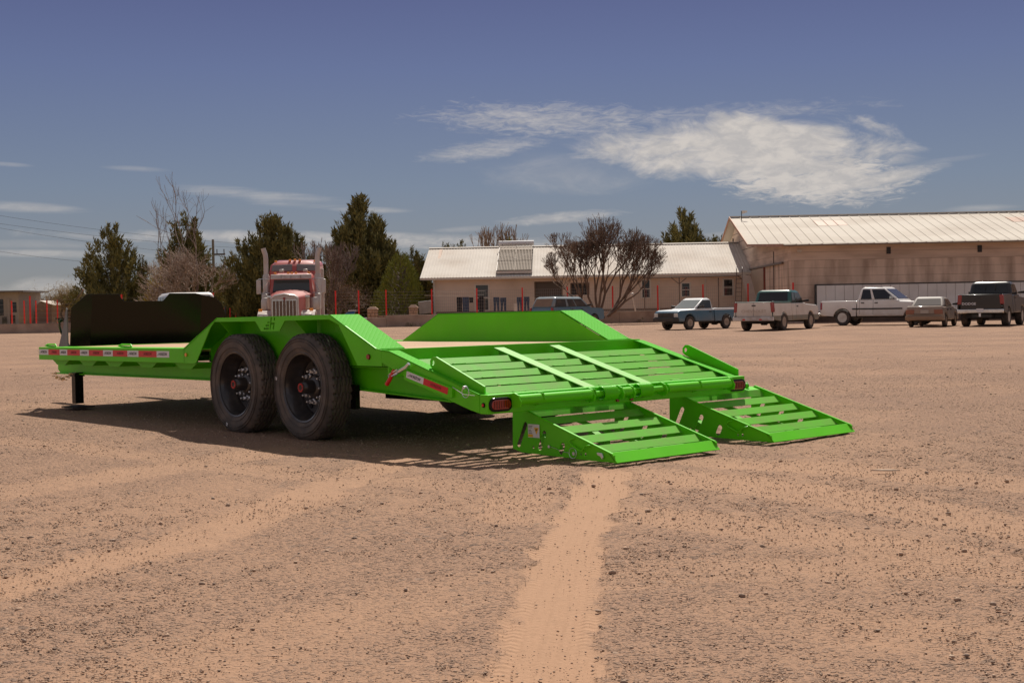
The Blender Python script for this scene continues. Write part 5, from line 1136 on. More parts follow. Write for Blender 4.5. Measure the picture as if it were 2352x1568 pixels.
Mtw = mat('brown twigs', (.16, .105, .075), .9, var=.3, vs=2)
bare(1374, 722, 84.5, P(1345, 492, 84.5).z-.5, 'large forked bare tree behind the blue wagon, spreading before the long roof', 41, .34, r0=.10, levels=7, up=.34, z0=.5, first=.24, cap_=30000, thin=.66, minr=.011, stems=(-1.35, -.95, -.55, -.2, .12, .45), m=Mtw, kx=1.0, wig=.09, side=.30, kids=(2, 2, 3))
bare(1396, 722, 85, P(1450, 522, 85).z-.5, 'second bare tree leaning right beside the large forked tree', 57, .34, r0=.10, levels=7, up=.30, z0=.5, first=.26, cap_=18000, thin=.66, minr=.011, stems=(.55, .95, 1.4), m=Mtw, wig=.09, side=.30, kids=(2, 2, 3))
bare(436, 735, 100, P(437, 374, 100).z, 'tall thin leafless poplar with pale lower twigs, highest tree on the left', 63, .17, m=Mbark3, r0=.13, levels=5, nst=1, up=.75, kids=(2, 2), thin=.60, first=.27, minr=.010, kx=1.5)
bare(440, 735, 99, P(440, 560, 99).z, 'pale pinkish leafless bush around the foot of the tall poplar', 64, .5, m=Mbark2, r0=.07, levels=5, nst=9, up=.2, minr=.014, cap_=7000, name='bare_bush')
bare(368, 735, 101, P(369, 460, 101).z, 'smaller thin leafless poplar left of the tall poplar', 65, .16, m=Mbark3, r0=.09, levels=4, nst=1, up=.75, kids=(2, 2), thin=.6, first=.3, minr=.010, kx=1.3)
bare(380, 735, 100, P(380, 640, 100).z, 'low pale leafless bush left of the tall poplar', 66, .55, m=Mbark2, r0=.05, levels=4, nst=8, up=.15, minr=.014, name='bare_bush', cap_=4000)
bare(755, 735, 96, P(752, 545, 96).z, 'upright leafless brown tree right of the red truck', 67, .20, m=Mbark3, r0=.09, levels=5, nst=5, up=.5, minr=.013, cap_=6000)
bare(780, 735, 95, P(785, 640, 95).z, 'rounded brown bush with dry curled leaves right of the red truck', 68, .5, m=Mbark3, r0=.06, levels=4, nst=8, up=.2, minr=.012, leaves=(Mdry, 2600, .35, .16), name='dry_bush', cap_=5000)
bare(1137, 700, 135, P(1137, 511, 135).z, 'narrow leafless poplar rising behind the solar heater', 69, .13, m=Mbark2, r0=.12, levels=4, nst=5, up=.8, minr=.016, thin=.7, cap_=5000)
bare(262, 735, 150, P(262, 655, 150).z, 'bare grey tree among the far buildings', 70, .5, m=Mbark3, r0=.1, levels=4, nst=4, minr=.02, cap_=2000)
bare(250-12, 735, 160, P(238, 660, 160).z, 'round yellow-brown tree before the white-roofed far shed', 71, .55, m=Mbark, r0=.2, levels=4, nst=3, minr=.02, leaves=(Molv, 2600, .5, .35), name='budding_tree', cap_=3000)
bare(150, 735, 165, P(150, 667, 165).z, 'small yellow budding tree just left of the perched bird', 72, .55, m=Mbark, r0=.2, levels=4, nst=4, minr=.02, leaves=(Molv, 3000, .7, .35), name='budding_tree', cap_=3000)
bare(105, 735, 200, P(108, 672, 200).z, 'dull brown leafless tree behind the far white-roofed building', 73, .6, m=Mbark3, r0=.2, levels=4, nst=5, minr=.03, leaves=(Molv, 900, .8, .35), name='far_tree', cap_=3000)
bare(75, 735, 205, P(75, 680, 205).z, 'low brown leafless tree between the beige house and the barn', 74, .6, m=Mbark3, r0=.2, levels=4, nst=5, minr=.03, name='far_tree', cap_=3000)
# weeds along the wall foot
rg = np.random.default_rng(5); k = 260; xs2 = rg.uniform(L_(890, 87.7), L_(1740, 87.7), k); cl_ = (np.sin(xs2*1.7)+np.sin(xs2*.6+1)) > .5; xs2 = xs2[cl_]; k = len(xs2)
C_ = np.stack([xs2, 87.75-rg.uniform(0, .3, k), np.zeros(k)], -1); D_ = np.stack([rg.normal(0, .3, k), rg.normal(0, .2, k), np.ones(k)], -1); D_ /= np.linalg.norm(D_, axis=1)[:, None]
tri, tone = plumes(C_, D_, rg.uniform(.12, .3, k), rg.uniform(.05, .12, k), 8, rg); tag(foliage(tri, tone, leafmat('weeds', (.07, .06, .03), (.22, .19, .08)), None, 'weeds'), 'dry green weeds tufting along the foot of the concrete wall', 'weeds', kind='stuff')

# ------------------------------------------------------------------ vehicles
def tyre_set(r, w_, rimr, mrim):
    o = empty('wheel')
    MB().lathe([(rimr, -w_/2+.02), (r-.03, -w_/2), (r, -w_/2+.03), (r, w_/2-.03), (r-.03, w_/2), (rimr, w_/2-.02)], 1, 30, closed=True).obj('tyre', Mrub2, o, smooth=40)
    rm = MB(); rm.lathe([(rimr+.005, -w_/2+.015), (rimr-.01, -w_/2+.03), (rimr*.85, -w_/2+.07), (rimr*.45, -w_/2+.05), (rimr*.40, -w_/2+.02), (.02, -w_/2+.015)], 1, 30); rm.obj('rim', mrim, o, smooth=35)
    h = MB()
    for k in range(6): a = 6.283*k/6; h.lathe([(rimr*.13, -w_/2+.045), (rimr*.13, -w_/2+.06)], 1, 8, (rimr*.66*math.cos(a), 0, rimr*.66*math.sin(a)))
    h.obj('rim_hole', Mdark, o); return o
Mrimd = mat('dusty steel rim', (.40, .33, .27), .5, metal=.3, dirt=(.30, .20, .13), ds=6, da=.7); Mrima = mat('alloy rim', (.55, .53, .50), .35, metal=.6, dirt=(.30, .22, .16), ds=5, da=.4)
def vehicle(name, label, cat, pos, az_, s, mp, mrim=Mrimd, mtop=None):
    """pickup, wagon or saloon. x forward, y to the left, z up"""
    o = empty(name, (pos[0], pos[1], 0), R(90-az_), label=label, cat=cat)
    L, W, zs, hd, hc, bt, rf = s['L'], s['W'], s['sill'], s['nose'], s['cowl'], s['belt'], s['roof']
    r, rw = s['r'], s['rw']; xf, xr = s['xf'], s['xr']; ra = r+.07; xR, xF = -L/2, L/2
    cb0, cb1, ct0, ct1 = s['cab']; pick = s['kind'] == 'pickup'; wt = s.get('wtop', W-.36)
    def arch(xc, zb=None):
        zb = zs if zb is None else zb; a0 = math.asin(max(-1, min(1, (zb-r)/ra))); return [(xc+ra*math.cos(a), r+ra*math.sin(a)) for a in np.linspace(a0, math.pi-a0, 11)]   # from front to back
    zb_ = s.get('bed', bt)
    def lean(mb):      # the flanks lean in towards the window line
        mb.v = [(x, y-math.copysign(1, y)*.065*max(0, (z-zs)/(bt-zs)) if abs(y) > W/4 else y, z) for x, y, z in mb.v]; return mb
    body = MB()
    front = [(cb0-.02, bt), (cb1, bt+.01), (cb1+.05, hc), (xF-.25, hd), (xF-.04, hd-.07), (xF, hd-.2), (xF-.03, zs+.1), (xF-.12, zs)]
    if pick:
        body.prism([(cb0-.02, zs)]+front+arch(xf), 1, -W/2, W/2); bo_ = lean(body).obj('body', mp, o, .06, 30, 3)
        tk = .06
        for sy in (-1, 1):
            b_ = MB(); b_.prism([(xR+.03, zs+.06), (xR, zs+.2), (xR, zb_-.03), (xR+.03, zb_), (cb0-.05, zb_), (cb0-.05, zs)]+arch(xr), 1, *sorted((sy*W/2, sy*(W/2-tk)))); lean(b_).obj('bed_side', mp, o, .028, 30, 3)
        MB().box(xR+.08, cb0-.05, -W/2+tk+.002, W/2-tk-.002, .62, .68).obj('bed_floor', Mplast, o); MB().box(cb0-.10, cb0-.05, -W/2+tk+.002, W/2-tk-.002, .69, zb_-.02).obj('bed_front', mp, o)
        MB().box(xR+.2, xF-.5, -.42, .42, .40, .56).obj('chassis', Mplast, o); MB().lathe([(.11, -W/2+.3), (.11, -.16), (.17, -.12), (.17, .12), (.11, .16), (.11, W/2-.3)], 1, 12, (xr, 0, r+.02)).obj('axle', Mplast, o)
        tg = MB().box(xR-.012, xR+.045, -W/2+.15, W/2-.15, zs+.20, zb_-.01).obj('tailgate', s.get('gate', mp), o, .02, 30, 2)
        MB().box(xR-.03, xR-.013, -.09, .09, zb_-.20, zb_-.14).obj('handle', Mplast, tg)
    else:
        back = [(xR+.10, zs), (xR+.02, zs+.1), (xR, zb_-.22), (xR+.05, zb_-.02), (xR+.12, zb_), (cb0, bt)]
        body.prism(back+front[1:]+arch(xf)+arch(xr), 1, -W/2, W/2); bo_ = lean(body).obj('body', mp, o, .075, 30, 3)
    # cabin
    yb, yt = W/2-.09, wt/2
    ringb = [(cb0, -yb, bt), (cb1, -yb, bt), (cb1, yb, bt), (cb0, yb, bt)]; ringt = [(ct0, -yt, rf-.05), (ct1, -yt, rf-.07), (ct1, yt, rf-.07), (ct0, yt, rf-.05)]
    ringr = [(ct0+.10, -yt+.1, rf-.005), (ct1-.15, -yt+.1, rf-.01), (ct1-.15, yt-.1, rf-.01), (ct0+.10, yt-.1, rf-.005)]
    cbn = MB().loft([ringb, ringt, ringr]); cbn.obj('cabin', mtop or mp, o, .085, 25, 4)
    def quad(a, b_, c, d, u0, u1, v0, v1, m, nm, lift=.012, par=o):
        a, b_, c, d = map(Vector, (a, b_, c, d)); bl = lambda u, v: (a*(1-u)+b_*u)*(1-v)+(d*(1-u)+c*u)*v
        n_ = (b_-a).cross(d-a).normalized(); q_ = [bl(u0, v0), bl(u1, v0), bl(u1, v1), bl(u0, v1)]; mm_ = MB()
        mm_.add([tuple(p_+n_*lift) for p_ in q_]+[tuple(p_-n_*.02) for p_ in q_], [(0, 1, 2, 3), (7, 6, 5, 4), (0, 4, 5, 1), (1, 5, 6, 2), (2, 6, 7, 3), (3, 7, 4, 0)]); return mm_.obj(nm, m, par, .008)
    gs, gw, gr = s.get('gs', Mglass), s.get('gw', Mglassb), s.get('gr', Mglass)
    quad(ringb[1], ringb[2], ringt[2], ringt[1], .07, .93, .08, .93, gw, 'windscreen')
    quad(ringb[3], ringb[0], ringt[0], ringt[3], .09, .91, .14 if pick else .12, .90, gr, 'rear_window')
    for (a, b_, c, d), fl in (((ringb[0], ringb[1], ringt[1], ringt[0]), False), ((ringb[2], ringb[3], ringt[3], ringt[2]), True)):
        for u0, u1 in s['wins']:
            if fl: u0, u1 = 1-u1, 1-u0
            quad(a, b_, c, d, u0, u1, .06, .88, gs, 'side_window')
    # doors: thin proud skins with their handles
    for sy in (-1, 1):
        for x0, x1 in s['doors']:
            dm = lean(MB().box(x0+.008, x1-.008, *sorted((sy*(W/2-.01), sy*(W/2+.006))), zs+.10, bt-.015)); d_ = dm.obj('door', mp, o, .006)
            lean(MB().box(x0-.006, x0+.006, *sorted((sy*(W/2-.02), sy*(W/2+.001))), zs+.1, bt-.01)).obj('door_gap', Mdark, d_)
            lean(MB().box(x0+.08, x0+.24, *sorted((sy*(W/2+.006), sy*(W/2+.03))), bt-.17, bt-.12)).obj('handle', Mplast, d_)
        if s.get('trim'): lean(MB().box(xr+ra+.05, xf-ra-.05, *sorted((sy*(W/2+.007), sy*(W/2+.022))), s['trim'], s['trim']+.07)).obj('side_trim', Mplast, o)
        mx_ = MB(); mx_.loft([[(cb1-.30+a*.05, sy*(W/2-.06), bt+.05+b_*.08) for a, b_ in ((-1, 0), (1, 0), (1, 1), (-1, 1))], [(cb1-.30+a*.06, sy*(W/2+.22), bt+.04+b_*.13) for a, b_ in ((-1, 0), (1, 0), (1, 1), (-1, 1))]]); mx_.obj('mirror', s.get('mir', Mplast), o, .01)
    # bumpers, lights, grille
    bf, bb = s.get('bumf', Mplast), s.get('bumr', Mchr)
    MB().box(xF-.10, xF+.08, -W/2+.02, W/2-.02, zs+.02, zs+.21).obj('front_bumper', bf, o, .03, 30, 2); gl = MB().box(xF-.03, xF+.012, -W/2+.30, W/2-.30, hd-.34, hd-.13).obj('grille', Mplast, o, .01)
    for zz in (hd-.28, hd-.22, hd-.17): MB().box(xF+.012, xF+.018, -W/2+.32, W/2-.32, zz, zz+.012).obj('grille_bar', s.get('gbar', Mplast), gl)
    for sy in (-1, 1):
        MB().box(xF-.04, xF+.008, *sorted((sy*(W/2-.29), sy*(W/2-.05))), hd-.33, hd-.14).obj('headlight', mat('headlight glass', (.55, .55, .52), .12, coat=1.) if 'headlight glass' not in bpy.data.materials else bpy.data.materials['headlight glass'], o, .015)
        tz0, tz1, tw_ = s['tail']; lean(MB().box(xR-.022, xR+.09, *sorted((sy*(W/2-tw_), sy*(W/2+.008))), tz0, tz1)).obj('tail_light', s.get('tailm', Mlens), o, .015)
    rb = MB().box(xR-.14, xR-.02, -W/2+.02, W/2-.02, zs+.02, zs+.20).obj('rear_bumper', bb, o, .03, 30, 2)
    if s.get('plate'): MB().box(xR-.155, xR-.141, -.15, .15, s['plate'], s['plate']+.15).obj('licence_plate', Mwht, rb)
    for sy in (-1, 1):
        for xx in (xf, xr):
            MB().lathe([(ra-.012, sy*(W/2-.20)), (ra-.012, sy*(W/2-.012))], 1, 24, (xx, 0, r)).obj('wheel_well', Mdark, o) if False else None
    MB().box(xr-ra+.02, xr+ra-.02, -W/2+.26, W/2-.26, r-.05, min(r+ra, .98 if pick else bt-.05)).obj('well_liner', Mdark, o); MB().box(xf-ra+.02, xf+ra-.02, -W/2+.26, W/2-.26, r-.05, hd-.12).obj('well_liner', Mdark, o)
    wl_ = tyre_set(r, rw, s['rim'], mrim); wl_.parent = o
    for i, (xx, sy) in enumerate(((xr, -1), (xr, 1), (xf, -1), (xf, 1))):
        c = wl_ if i == 0 else copy_tree(wl_, o); c.location = (xx, sy*(W/2-rw/2-.01), r); c.rotation_euler = (0, .7*i, 0 if sy < 0 else math.pi)
    return o, xR, W, zs, zb_
pu = dict(kind='pickup', sill=.42, roof=1.80, L=5.6, W=1.95, nose=1.10, cowl=1.16, belt=1.20, bed=1.28, r=.38, rw=.26, rim=.22, xf=1.75, xr=-1.62, cab=(-.62, 1.10, -.42, .52), wins=((.06, .30), (.36, .93)), doors=((-.12, 1.0),), tail=(.78, 1.20, .16), plate=.50)
WHT = (.78, .73, .67); TEAL = (.012, .11, .09)
def gpos(px, py): # ground contact of the photograph on the far lot
    d = B @ Vector(((px-1176)/F, 1, -(py-784)/F)); t = -HC/d.z; return d.x*t, d.y*t
# two-tone green and white pickup, seen from the rear
cx, cy = gpos(1733, 760)
m_ = paint('green and white paint', [(.66, (.10, .14, .115)), (1.20, WHT), (9, TEAL)], dz0=.3, dz1=1.35, da=.55)
mg = paint('tailgate paint', [(1.24, WHT), (9, (.13, .20, .16))], dz0=.5, dz1=1.3, da=.6)
fw = (math.sin(R(33)), math.cos(R(33)))
o, xR, W, zs, zb_ = vehicle('pickup_truck', 'dusty green and white pickup seen from the rear, tailgate towards us', 'pickup', (cx+fw[0]*2.75, cy+fw[1]*2.75), 33, dict(pu, gate=mg, mir=Mplast, tail=(.82, 1.24, .15), bumr=mat('white bumper', (.60, .58, .56), .5, dirt=(.35, .24, .16), ds=5, da=.6), plate=None), m_, mtop=paint('green roof paint', [(9, TEAL)], dz0=1.2, dz1=1.5, da=.1))
tg = [c for c in o.children if c.name.startswith('tailgate')][0]; rbm = [c for c in o.children if c.name.startswith('rear_bumper')][0]
text('raised_lettering', 'CHEVROLET', .17, mat('faint lettering', (.42, .33, .26), .7), tg, frame(Vector((xR-.014, 0, .86)), (0, -1, 0), (0, 0, 1)), .002, 1.25)
MB().box(xR-.016, xR-.012, .012, .022, .65, 1.26).obj('gate_crease', Mdark, tg)
for y_ in (.42, -.36): MB().box(xR-.146, xR-.141, y_-.06, y_+.06, .47, .53).obj('red_reflector', Mred, rbm)
# blue and white compact pickup
cx, cy = gpos(1567, 757); th = 229
o, *_ = vehicle('pickup_truck', 'small blue pickup with white bonnet and roof, facing left', 'pickup', (cx+.9, cy+1.1), th, dict(pu, L=4.6, W=1.60, sill=.38, roof=1.52, nose=.94, cowl=.98, belt=1.0, bed=1.02, r=.33, rw=.20, rim=.18, xf=1.42, xr=-1.28, cab=(-.35, 1.02, -.22, .36), wins=((.10, .92),), doors=((-.24, .92),), wtop=1.30, tail=(.7, .95, .14), gw=mat('pale windscreen', (.22, .24, .22), .12, coat=1.)), paint('blue two tone paint', [(.92, (.028, .12, .19)), (9, (.80, .80, .78))], dz0=.2, dz1=.9, da=.32), mtop=paint('white cab paint', [(9, (.80, .80, .78))], dz0=.9, dz1=1.2, da=.12))
# white extended-cab pickup behind the saloon
cx, cy = gpos(2010, 747); th = 125
o, *_ = vehicle('pickup_truck', 'white extended-cab pickup parked side-on behind the brown saloon', 'pickup', (cx+.55, cy+.6), th, dict(pu, L=5.8, W=1.98, sill=.46, roof=1.93, nose=1.14, cowl=1.20, belt=1.28, bed=1.24, r=.40, rw=.27, rim=.24, xf=1.85, xr=-1.75, cab=(-.98, 1.12, -.78, .40), wins=((.08, .36), (.43, .93)), doors=((-.15, 1.0), (-.85, -.17)), trim=.80, mir=Mchr, bumf=Mchr, tail=(.8, 1.18, .14)), paint('white paint', [(9, (.80, .77, .73))], dz0=.2, dz1=1.15, da=.62), mrim=Mrima)
# brown saloon
cx, cy = gpos(2118, 751.5); th = 28; fw = (math.sin(R(th)), math.cos(R(th)))
o, xR, W, zs, zb_ = vehicle('saloon_car', 'old dusty brown saloon seen from behind, in front of the white pickup', 'car', (cx+fw[0]*2.1+.1, cy+fw[1]*2.1), th, dict(kind='car', L=4.25, W=1.68, sill=.30, nose=.82, cowl=.90, belt=.93, bed=.96, roof=1.38, r=.29, rw=.18, rim=.17, xf=1.28, xr=-1.22, cab=(-1.42, .98, -.82, .28), wins=((.20, .46), (.49, .92)), doors=((-.05, .95), (-.85, -.07)), wtop=1.24, tail=(.60, .80, .36), tailm=mat('dusty lamp', (.30, .12, .07), .6), bumr=mat('dusty bumper', (.30, .19, .12), .85, var=.1), gr=mat('dusty rear glass', (.11, .095, .09), .75, spec=.1), plate=None, mir=Mplast), paint('brown dusty paint', [(9, (.26, .20, .16))], dz0=.2, dz1=1.1, da=.8, rough=.5), mtop=paint('roof paint', [(9, (.22, .19, .165))], dz0=.9, dz1=1.3, da=.2, rough=.6))
MB().box(xR-.03, xR-.012, -.20, .16, .62, .78).obj('licence_plate', mat('dusty plate', (.42, .36, .31), .7), o); MB().box(xR-.028, xR-.012, -.46, .46, .585, .60).obj('boot_gap', Mdark, o)
# black pickup at the right edge
cx, cy = gpos(2250, 750); th = 31; fw = (math.sin(R(th)), math.cos(R(th)))
o, xR, W, zs, zb_ = vehicle('pickup_truck', 'black pickup with a chrome bumper seen from behind at the right edge', 'pickup', (cx+fw[0]*2.8+.05, cy+fw[1]*2.8), th, dict(pu, W=2.06, sill=.58, roof=2.02, nose=1.28, cowl=1.34, belt=1.42, bed=1.45, r=.42, rw=.30, rim=.24, tail=(1.0, 1.42, .17), plate=.66, gr=Mglass, gs=Mglass), paint('black paint dusty', [(9, (.010, .008, .007))], dz0=.3, dz1=1.1, da=.07), mrim=Mrima)
tg = [c for c in o.children if c.name.startswith('tailgate')][0]
text('chrome_lettering', 'DODGE', .15, Mwht, tg, frame(Vector((xR-.014, .50, 1.02)), (0, -1, 0), (0, 0, 1)), .003, 1.15, 0, .003)
MB().lathe([(.05, .45), (.05, .60)], 2, 10, (xR-.2, 0, 0)).obj('tow_ball', Mzn, o); MB().box(xR+.1, xR+.14, -.35, .35, rf_ if False else 1.93, 1.97).obj('brake_lamp', Mlens, o) if False else None
MB().box(-.37, -.33, -.22, .22, 1.945, 1.985).obj('roof_lamp', Mred, o)
for y_ in (-.22, .22): MB().box(-.585, -.565, y_-.012, y_+.012, 1.50, 1.9).obj('window_divider', Mplast, o)
# blue wagon with dusty rear window
th = 41; fw = (math.sin(R(th)), math.cos(R(th))); pxc = 1303
o, xR, W, zs, zb_ = vehicle('estate_wagon', 'dusty blue wagon parked in front of the forked bare tree', 'estate car', (L_(pxc, 75), 75), th, dict(kind='car', L=4.75, W=1.78, sill=.42, nose=1.08, cowl=1.12, belt=1.17, bed=1.17, roof=1.76, r=.36, rw=.22, rim=.20, xf=1.45, xr=-1.35, cab=(-2.3, 1.12, -1.98, .42), wins=((.05, .36), (.42, .62), (.65, .93)), doors=((.12, 1.05), (-.75, .10)), wtop=1.42, tail=(.8, 1.15, .12), gr=mat('muddy glass', (.25, .165, .11), .8, var=.1), gs=Mglassd, bumr=Mplast), paint('blue wagon paint', [(9, (.035, .16, .25))], dz0=.2, dz1=1.9, da=.25), mtop=paint('wagon roof paint', [(9, (.09, .19, .25))], dz0=1.2, dz1=2.2, da=.4))
rk_ = MB()
for y_ in (-.5, .5): rk_.tube([(-1.0, y_, 1.76), (-.9, y_, 1.83), (.1, y_, 1.83), (.2, y_, 1.76)], .018, 6)
for x_ in (-.8, -.4, 0.): rk_.tube([(x_, -.5, 1.83), (x_, .5, 1.83)], .015, 6)
rk_.obj('roof_rack', Mplast, o)
# white car beyond the headboard
th = 352
vehicle('white_car', 'white car whose pale roof shows just above the black headboard', 'car', (L_(392, 42), 43.5), th-14, dict(kind='car', L=4.6, W=1.75, sill=.45, nose=1.05, cowl=1.1, belt=1.2, bed=1.2, roof=1.90, r=.36, rw=.22, rim=.20, xf=1.4, xr=-1.3, cab=(-2.2, 1.1, -2.0, .5), wins=((.05, .36), (.42, .62), (.65, .93)), doors=((.12, 1.05), (-.75, .10)), wtop=1.44, tail=(.8, 1.15, .12)), paint('white car paint', [(9, (.65, .63, .60))], dz0=.2, dz1=1.2, da=.5))

# ------------------------------------------------------------------ red semi-truck, nose towards us
Mrd = paint('faded red paint', [(9, (.40, .06, .05))], dz0=.5, dz1=3.6, da=.28, dust=(.45, .24, .19), rough=.4); Mslv = mat('dull aluminium', (.50, .46, .43), .42, metal=.35, dirt=(.40, .30, .24), ds=3, da=.5); Mwf = mat('weathered white', (.52, .47, .43), .55, dirt=(.34, .24, .18), ds=3, da=.5)
st_ = empty('semi_truck', (L_(657, 54.5), 54.5, 0), R(-90+3), label='faded red long-nosed semi truck with twin exhaust stacks facing us', cat='truck')
def sb(nm, m, x0, x1, y0, y1, z0, z1, bev=.02, par=st_): return MB().box(x0, x1, y0, y1, z0, z1).obj(nm, m, par, bev, 30, 2)
# x forward (towards camera). nose at x=+.6
hood = MB().loft([[(-2.0, -.92, 1.1), (-2.0, .92, 1.1), (-2.0, .92, 1.95), (-2.0, .62, 2.12), (-2.0, 0, 2.17), (-2.0, -.62, 2.12), (-2.0, -.92, 1.95)], [(.35, -.56, 1.0), (.35, .56, 1.0), (.35, .56, 1.80), (.35, .42, 1.90), (.35, 0, 1.96), (.35, -.42, 1.90), (.35, -.56, 1.80)]]); hood.obj('hood', Mrd, st_, .04, 40, 2)
gr_ = MB().loft([[(.35, -.58, .75), (.35, .58, .75), (.35, .58, 1.80), (.35, .42, 1.93), (.35, 0, 1.99), (.35, -.42, 1.93), (.35, -.58, 1.80)], [(.55, -.56, .72), (.55, .56, .72), (.55, .56, 1.78), (.55, .42, 1.90), (.55, 0, 1.96), (.55, -.42, 1.90), (.55, -.56, 1.78)]]).obj('grille_shell', Mslv, st_, .04, 40, 2)
sb('grille_mesh', mat('bronze grille', (.17, .115, .08), .6), .55, .565, -.49, .49, .72, 1.66, 0, gr_)
for k in range(8): y_ = -.49+.98*k/7; MB().box(.565, .59, y_-.012, y_+.012, .72, 1.66).obj('grille_slat', Mchr, gr_)
MB().box(.552, .575, -.50, .50, 1.665, 1.70).obj('grille_band', Mchr, gr_)
MB().prism([(-.05, 1.80), (.05, 1.80), (.035, 1.68), (0, 1.64), (-.035, 1.68)], 0, .556, .575).obj('emblem', mat('red emblem', (.28, .04, .03), .4), gr_)
MB().tube([(.50, -.58, 1.76), (.56, -.40, 1.86), (.57, 0, 1.93), (.56, .40, 1.86), (.50, .58, 1.76)], .03, 8).obj('grille_crown', Mchr, gr_, smooth=60)
for sy in (-1, 1):
    fn = MB(); rr = []
    for a in np.linspace(math.pi, .0, 9): rr.append([(-.40+.72*math.cos(a)+.0, sy*y_, .55+.72*math.sin(a)) for y_ in (.62, 1.20)]+[(-.40+.62*math.cos(a), sy*y_, .55+.62*math.sin(a)) for y_ in (1.20, .62)])
    fn.loft(rr); fn.obj('fender', Mwf, st_, .02)
    pod = sb('headlight_pod', Mslv, .30, .52, *sorted((sy*.66, sy*1.12)), .88, 1.12, .04)
    for y_ in (.77, .98): MB().box(.52, .535, *sorted((sy*(y_-.085), sy*(y_+.085))), .93, 1.07).obj('headlight', bpy.data.materials['headlight glass'], pod, .01)
    MB().box(.0, .12, *sorted((sy*.98, sy*1.14)), 1.22, 1.34).obj('turn_signal', Mamb, st_, .02)
    ac = MB().lathe([(.20, 1.28), (.23, 1.34), (.23, 1.70), (.20, 1.80), (.02, 1.82)], 2, 20, (-1.55, sy*1.02, 0)).obj('air_cleaner', Mslv, st_, smooth=40)
    mz = MB().loft([[(-.95, sy*.58, 1.80), (-.95, sy*.90, 1.80), (-.95, sy*.90, 1.32), (-.95, sy*.70, 1.26)], [(-.80, sy*.58, 1.80), (-.80, sy*.88, 1.80), (-.80, sy*.86, 1.34), (-.80, sy*.70, 1.28)]]).obj('bug_deflector', mat('cream panel', (.55, .42, .32), .6), st_, .03)
    MB().box(-.97, -.78, *sorted((sy*.60, sy*.91)), 1.80, 1.90).obj('deflector_top', Mchr, mz, .02)
    exs = MB().tube([(-2.35, sy*1.12, .9), (-2.35, sy*1.12, 3.55), (-2.35, sy*1.14, 3.72), (-2.35, sy*1.20, 3.90), (-2.35, sy*1.22, 3.98)], .105, 16).obj('exhaust_stack', Mslv, st_, smooth=60)
    MB().lathe([(.14, 1.3), (.15, 1.35), (.15, 2.75), (.12, 2.85)], 2, 16, (-2.35, sy*1.12, 0)).obj('heat_shield', Mslv, exs, smooth=50)
    cyl = sb('side_box', Mslv, -2.1, -1.8, *sorted((sy*1.02, sy*1.26)), 1.0, 1.98, .03)
    for k in range(6): MB().lathe([(.022, -1.795), (.015, -1.785)], 0, 8, (0, sy*1.06, 1.15+k*.12)).obj('marker_bulb', Mwht, cyl)
    mr_ = empty('mirror'); mr_.parent = st_; MB().box(-2.02, -1.94, *sorted((sy*1.30, sy*1.50)), 1.98, 2.60).obj('mirror_head', Mslv, mr_, .03, 30, 2)
    MB().tube([(-2.0, sy*.92, 2.62), (-1.98, sy*1.40, 2.64), (-1.98, sy*1.42, 2.60)], .014, 6).obj('mirror_arm', Mchr, mr_); MB().tube([(-2.0, sy*.92, 2.02), (-1.98, sy*1.40, 2.0)], .014, 6).obj('mirror_arm', Mchr, mr_); MB().tube([(-2.0, sy*.95, 2.60), (-1.98, sy*1.25, 2.04)], .010, 6).obj('mirror_brace', Mchr, mr_)
    wo = tyre_set(.52, .28, .30, Mslv); wo.parent = st_; wo.location = (-.40, sy*1.02, .52); wo.rotation_euler = (0, 0, 0 if sy < 0 else math.pi)
    wo = tyre_set(.52, .5, .30, Mslv); wo.parent = st_; wo.location = (-6.6, sy*.95, .52); wo.rotation_euler = (0, 0, 0 if sy < 0 else math.pi)
    MB().tube([(-3.1, sy*1.05, .75), (-4.6, sy*1.05, .75)], .32, 16).obj('fuel_tank', Mslv, st_, smooth=50)
    MB().box(-3.4, -3.2, *sorted((sy*1.16, sy*1.30)), .7, 3.1).obj('sleeper_fairing', Mwf if sy > 0 else Mrd, st_, .03)
# cab
MB().loft([[(-3.3, -.98, 1.0), (-2.0, -.95, 1.0), (-2.0, .95, 1.0), (-3.3, .98, 1.0)], [(-3.3, -.98, 2.1), (-2.0, -.92, 2.1), (-2.0, .92, 2.1), (-3.3, .98, 2.1)], [(-3.3, -.92, 2.78), (-2.25, -.84, 2.72), (-2.25, .84, 2.72), (-3.3, .92, 2.78)], [(-3.3, -.80, 2.92), (-2.5, -.68, 2.86), (-2.5, .68, 2.86), (-3.3, .80, 2.92)]]).obj('cab', Mrd, st_, .06, 40, 2)
wsn = MB().add([(-1.985, -.80, 2.10), (-1.985, .80, 2.10), (-2.175, .76, 2.60), (-2.175, -.76, 2.60), (-2.03, -.80, 2.10), (-2.03, .80, 2.10), (-2.22, .76, 2.60), (-2.22, -.76, 2.60)], [(0, 1, 2, 3), (7, 6, 5, 4), (0, 4, 5, 1), (1, 5, 6, 2), (2, 6, 7, 3), (3, 7, 4, 0)]).obj('windscreen', Mglassb, st_, .01)
sb('cowl', mat('cowl black', (.03, .02, .02), .6), -2.02, -1.93, -.80, .80, 2.05, 2.12)
vz = MB().add([(-1.93, -.88, 2.62), (-1.93, .88, 2.62), (-2.02, .88, 2.82), (-2.02, -.88, 2.82), (-2.0, -.88, 2.62), (-2.0, .88, 2.62), (-2.1, .88, 2.82), (-2.1, -.88, 2.82)], [(0, 1, 2, 3), (7, 6, 5, 4), (0, 4, 5, 1), (1, 5, 6, 2), (2, 6, 7, 3), (3, 7, 4, 0)]).obj('sun_visor', Mwf, st_, .015)
for y_ in (-.42, .0, .42): MB().box(-1.965, -1.935, y_-.004, y_+.004, 2.63, 2.80).obj('visor_seam', Mplast, vz)
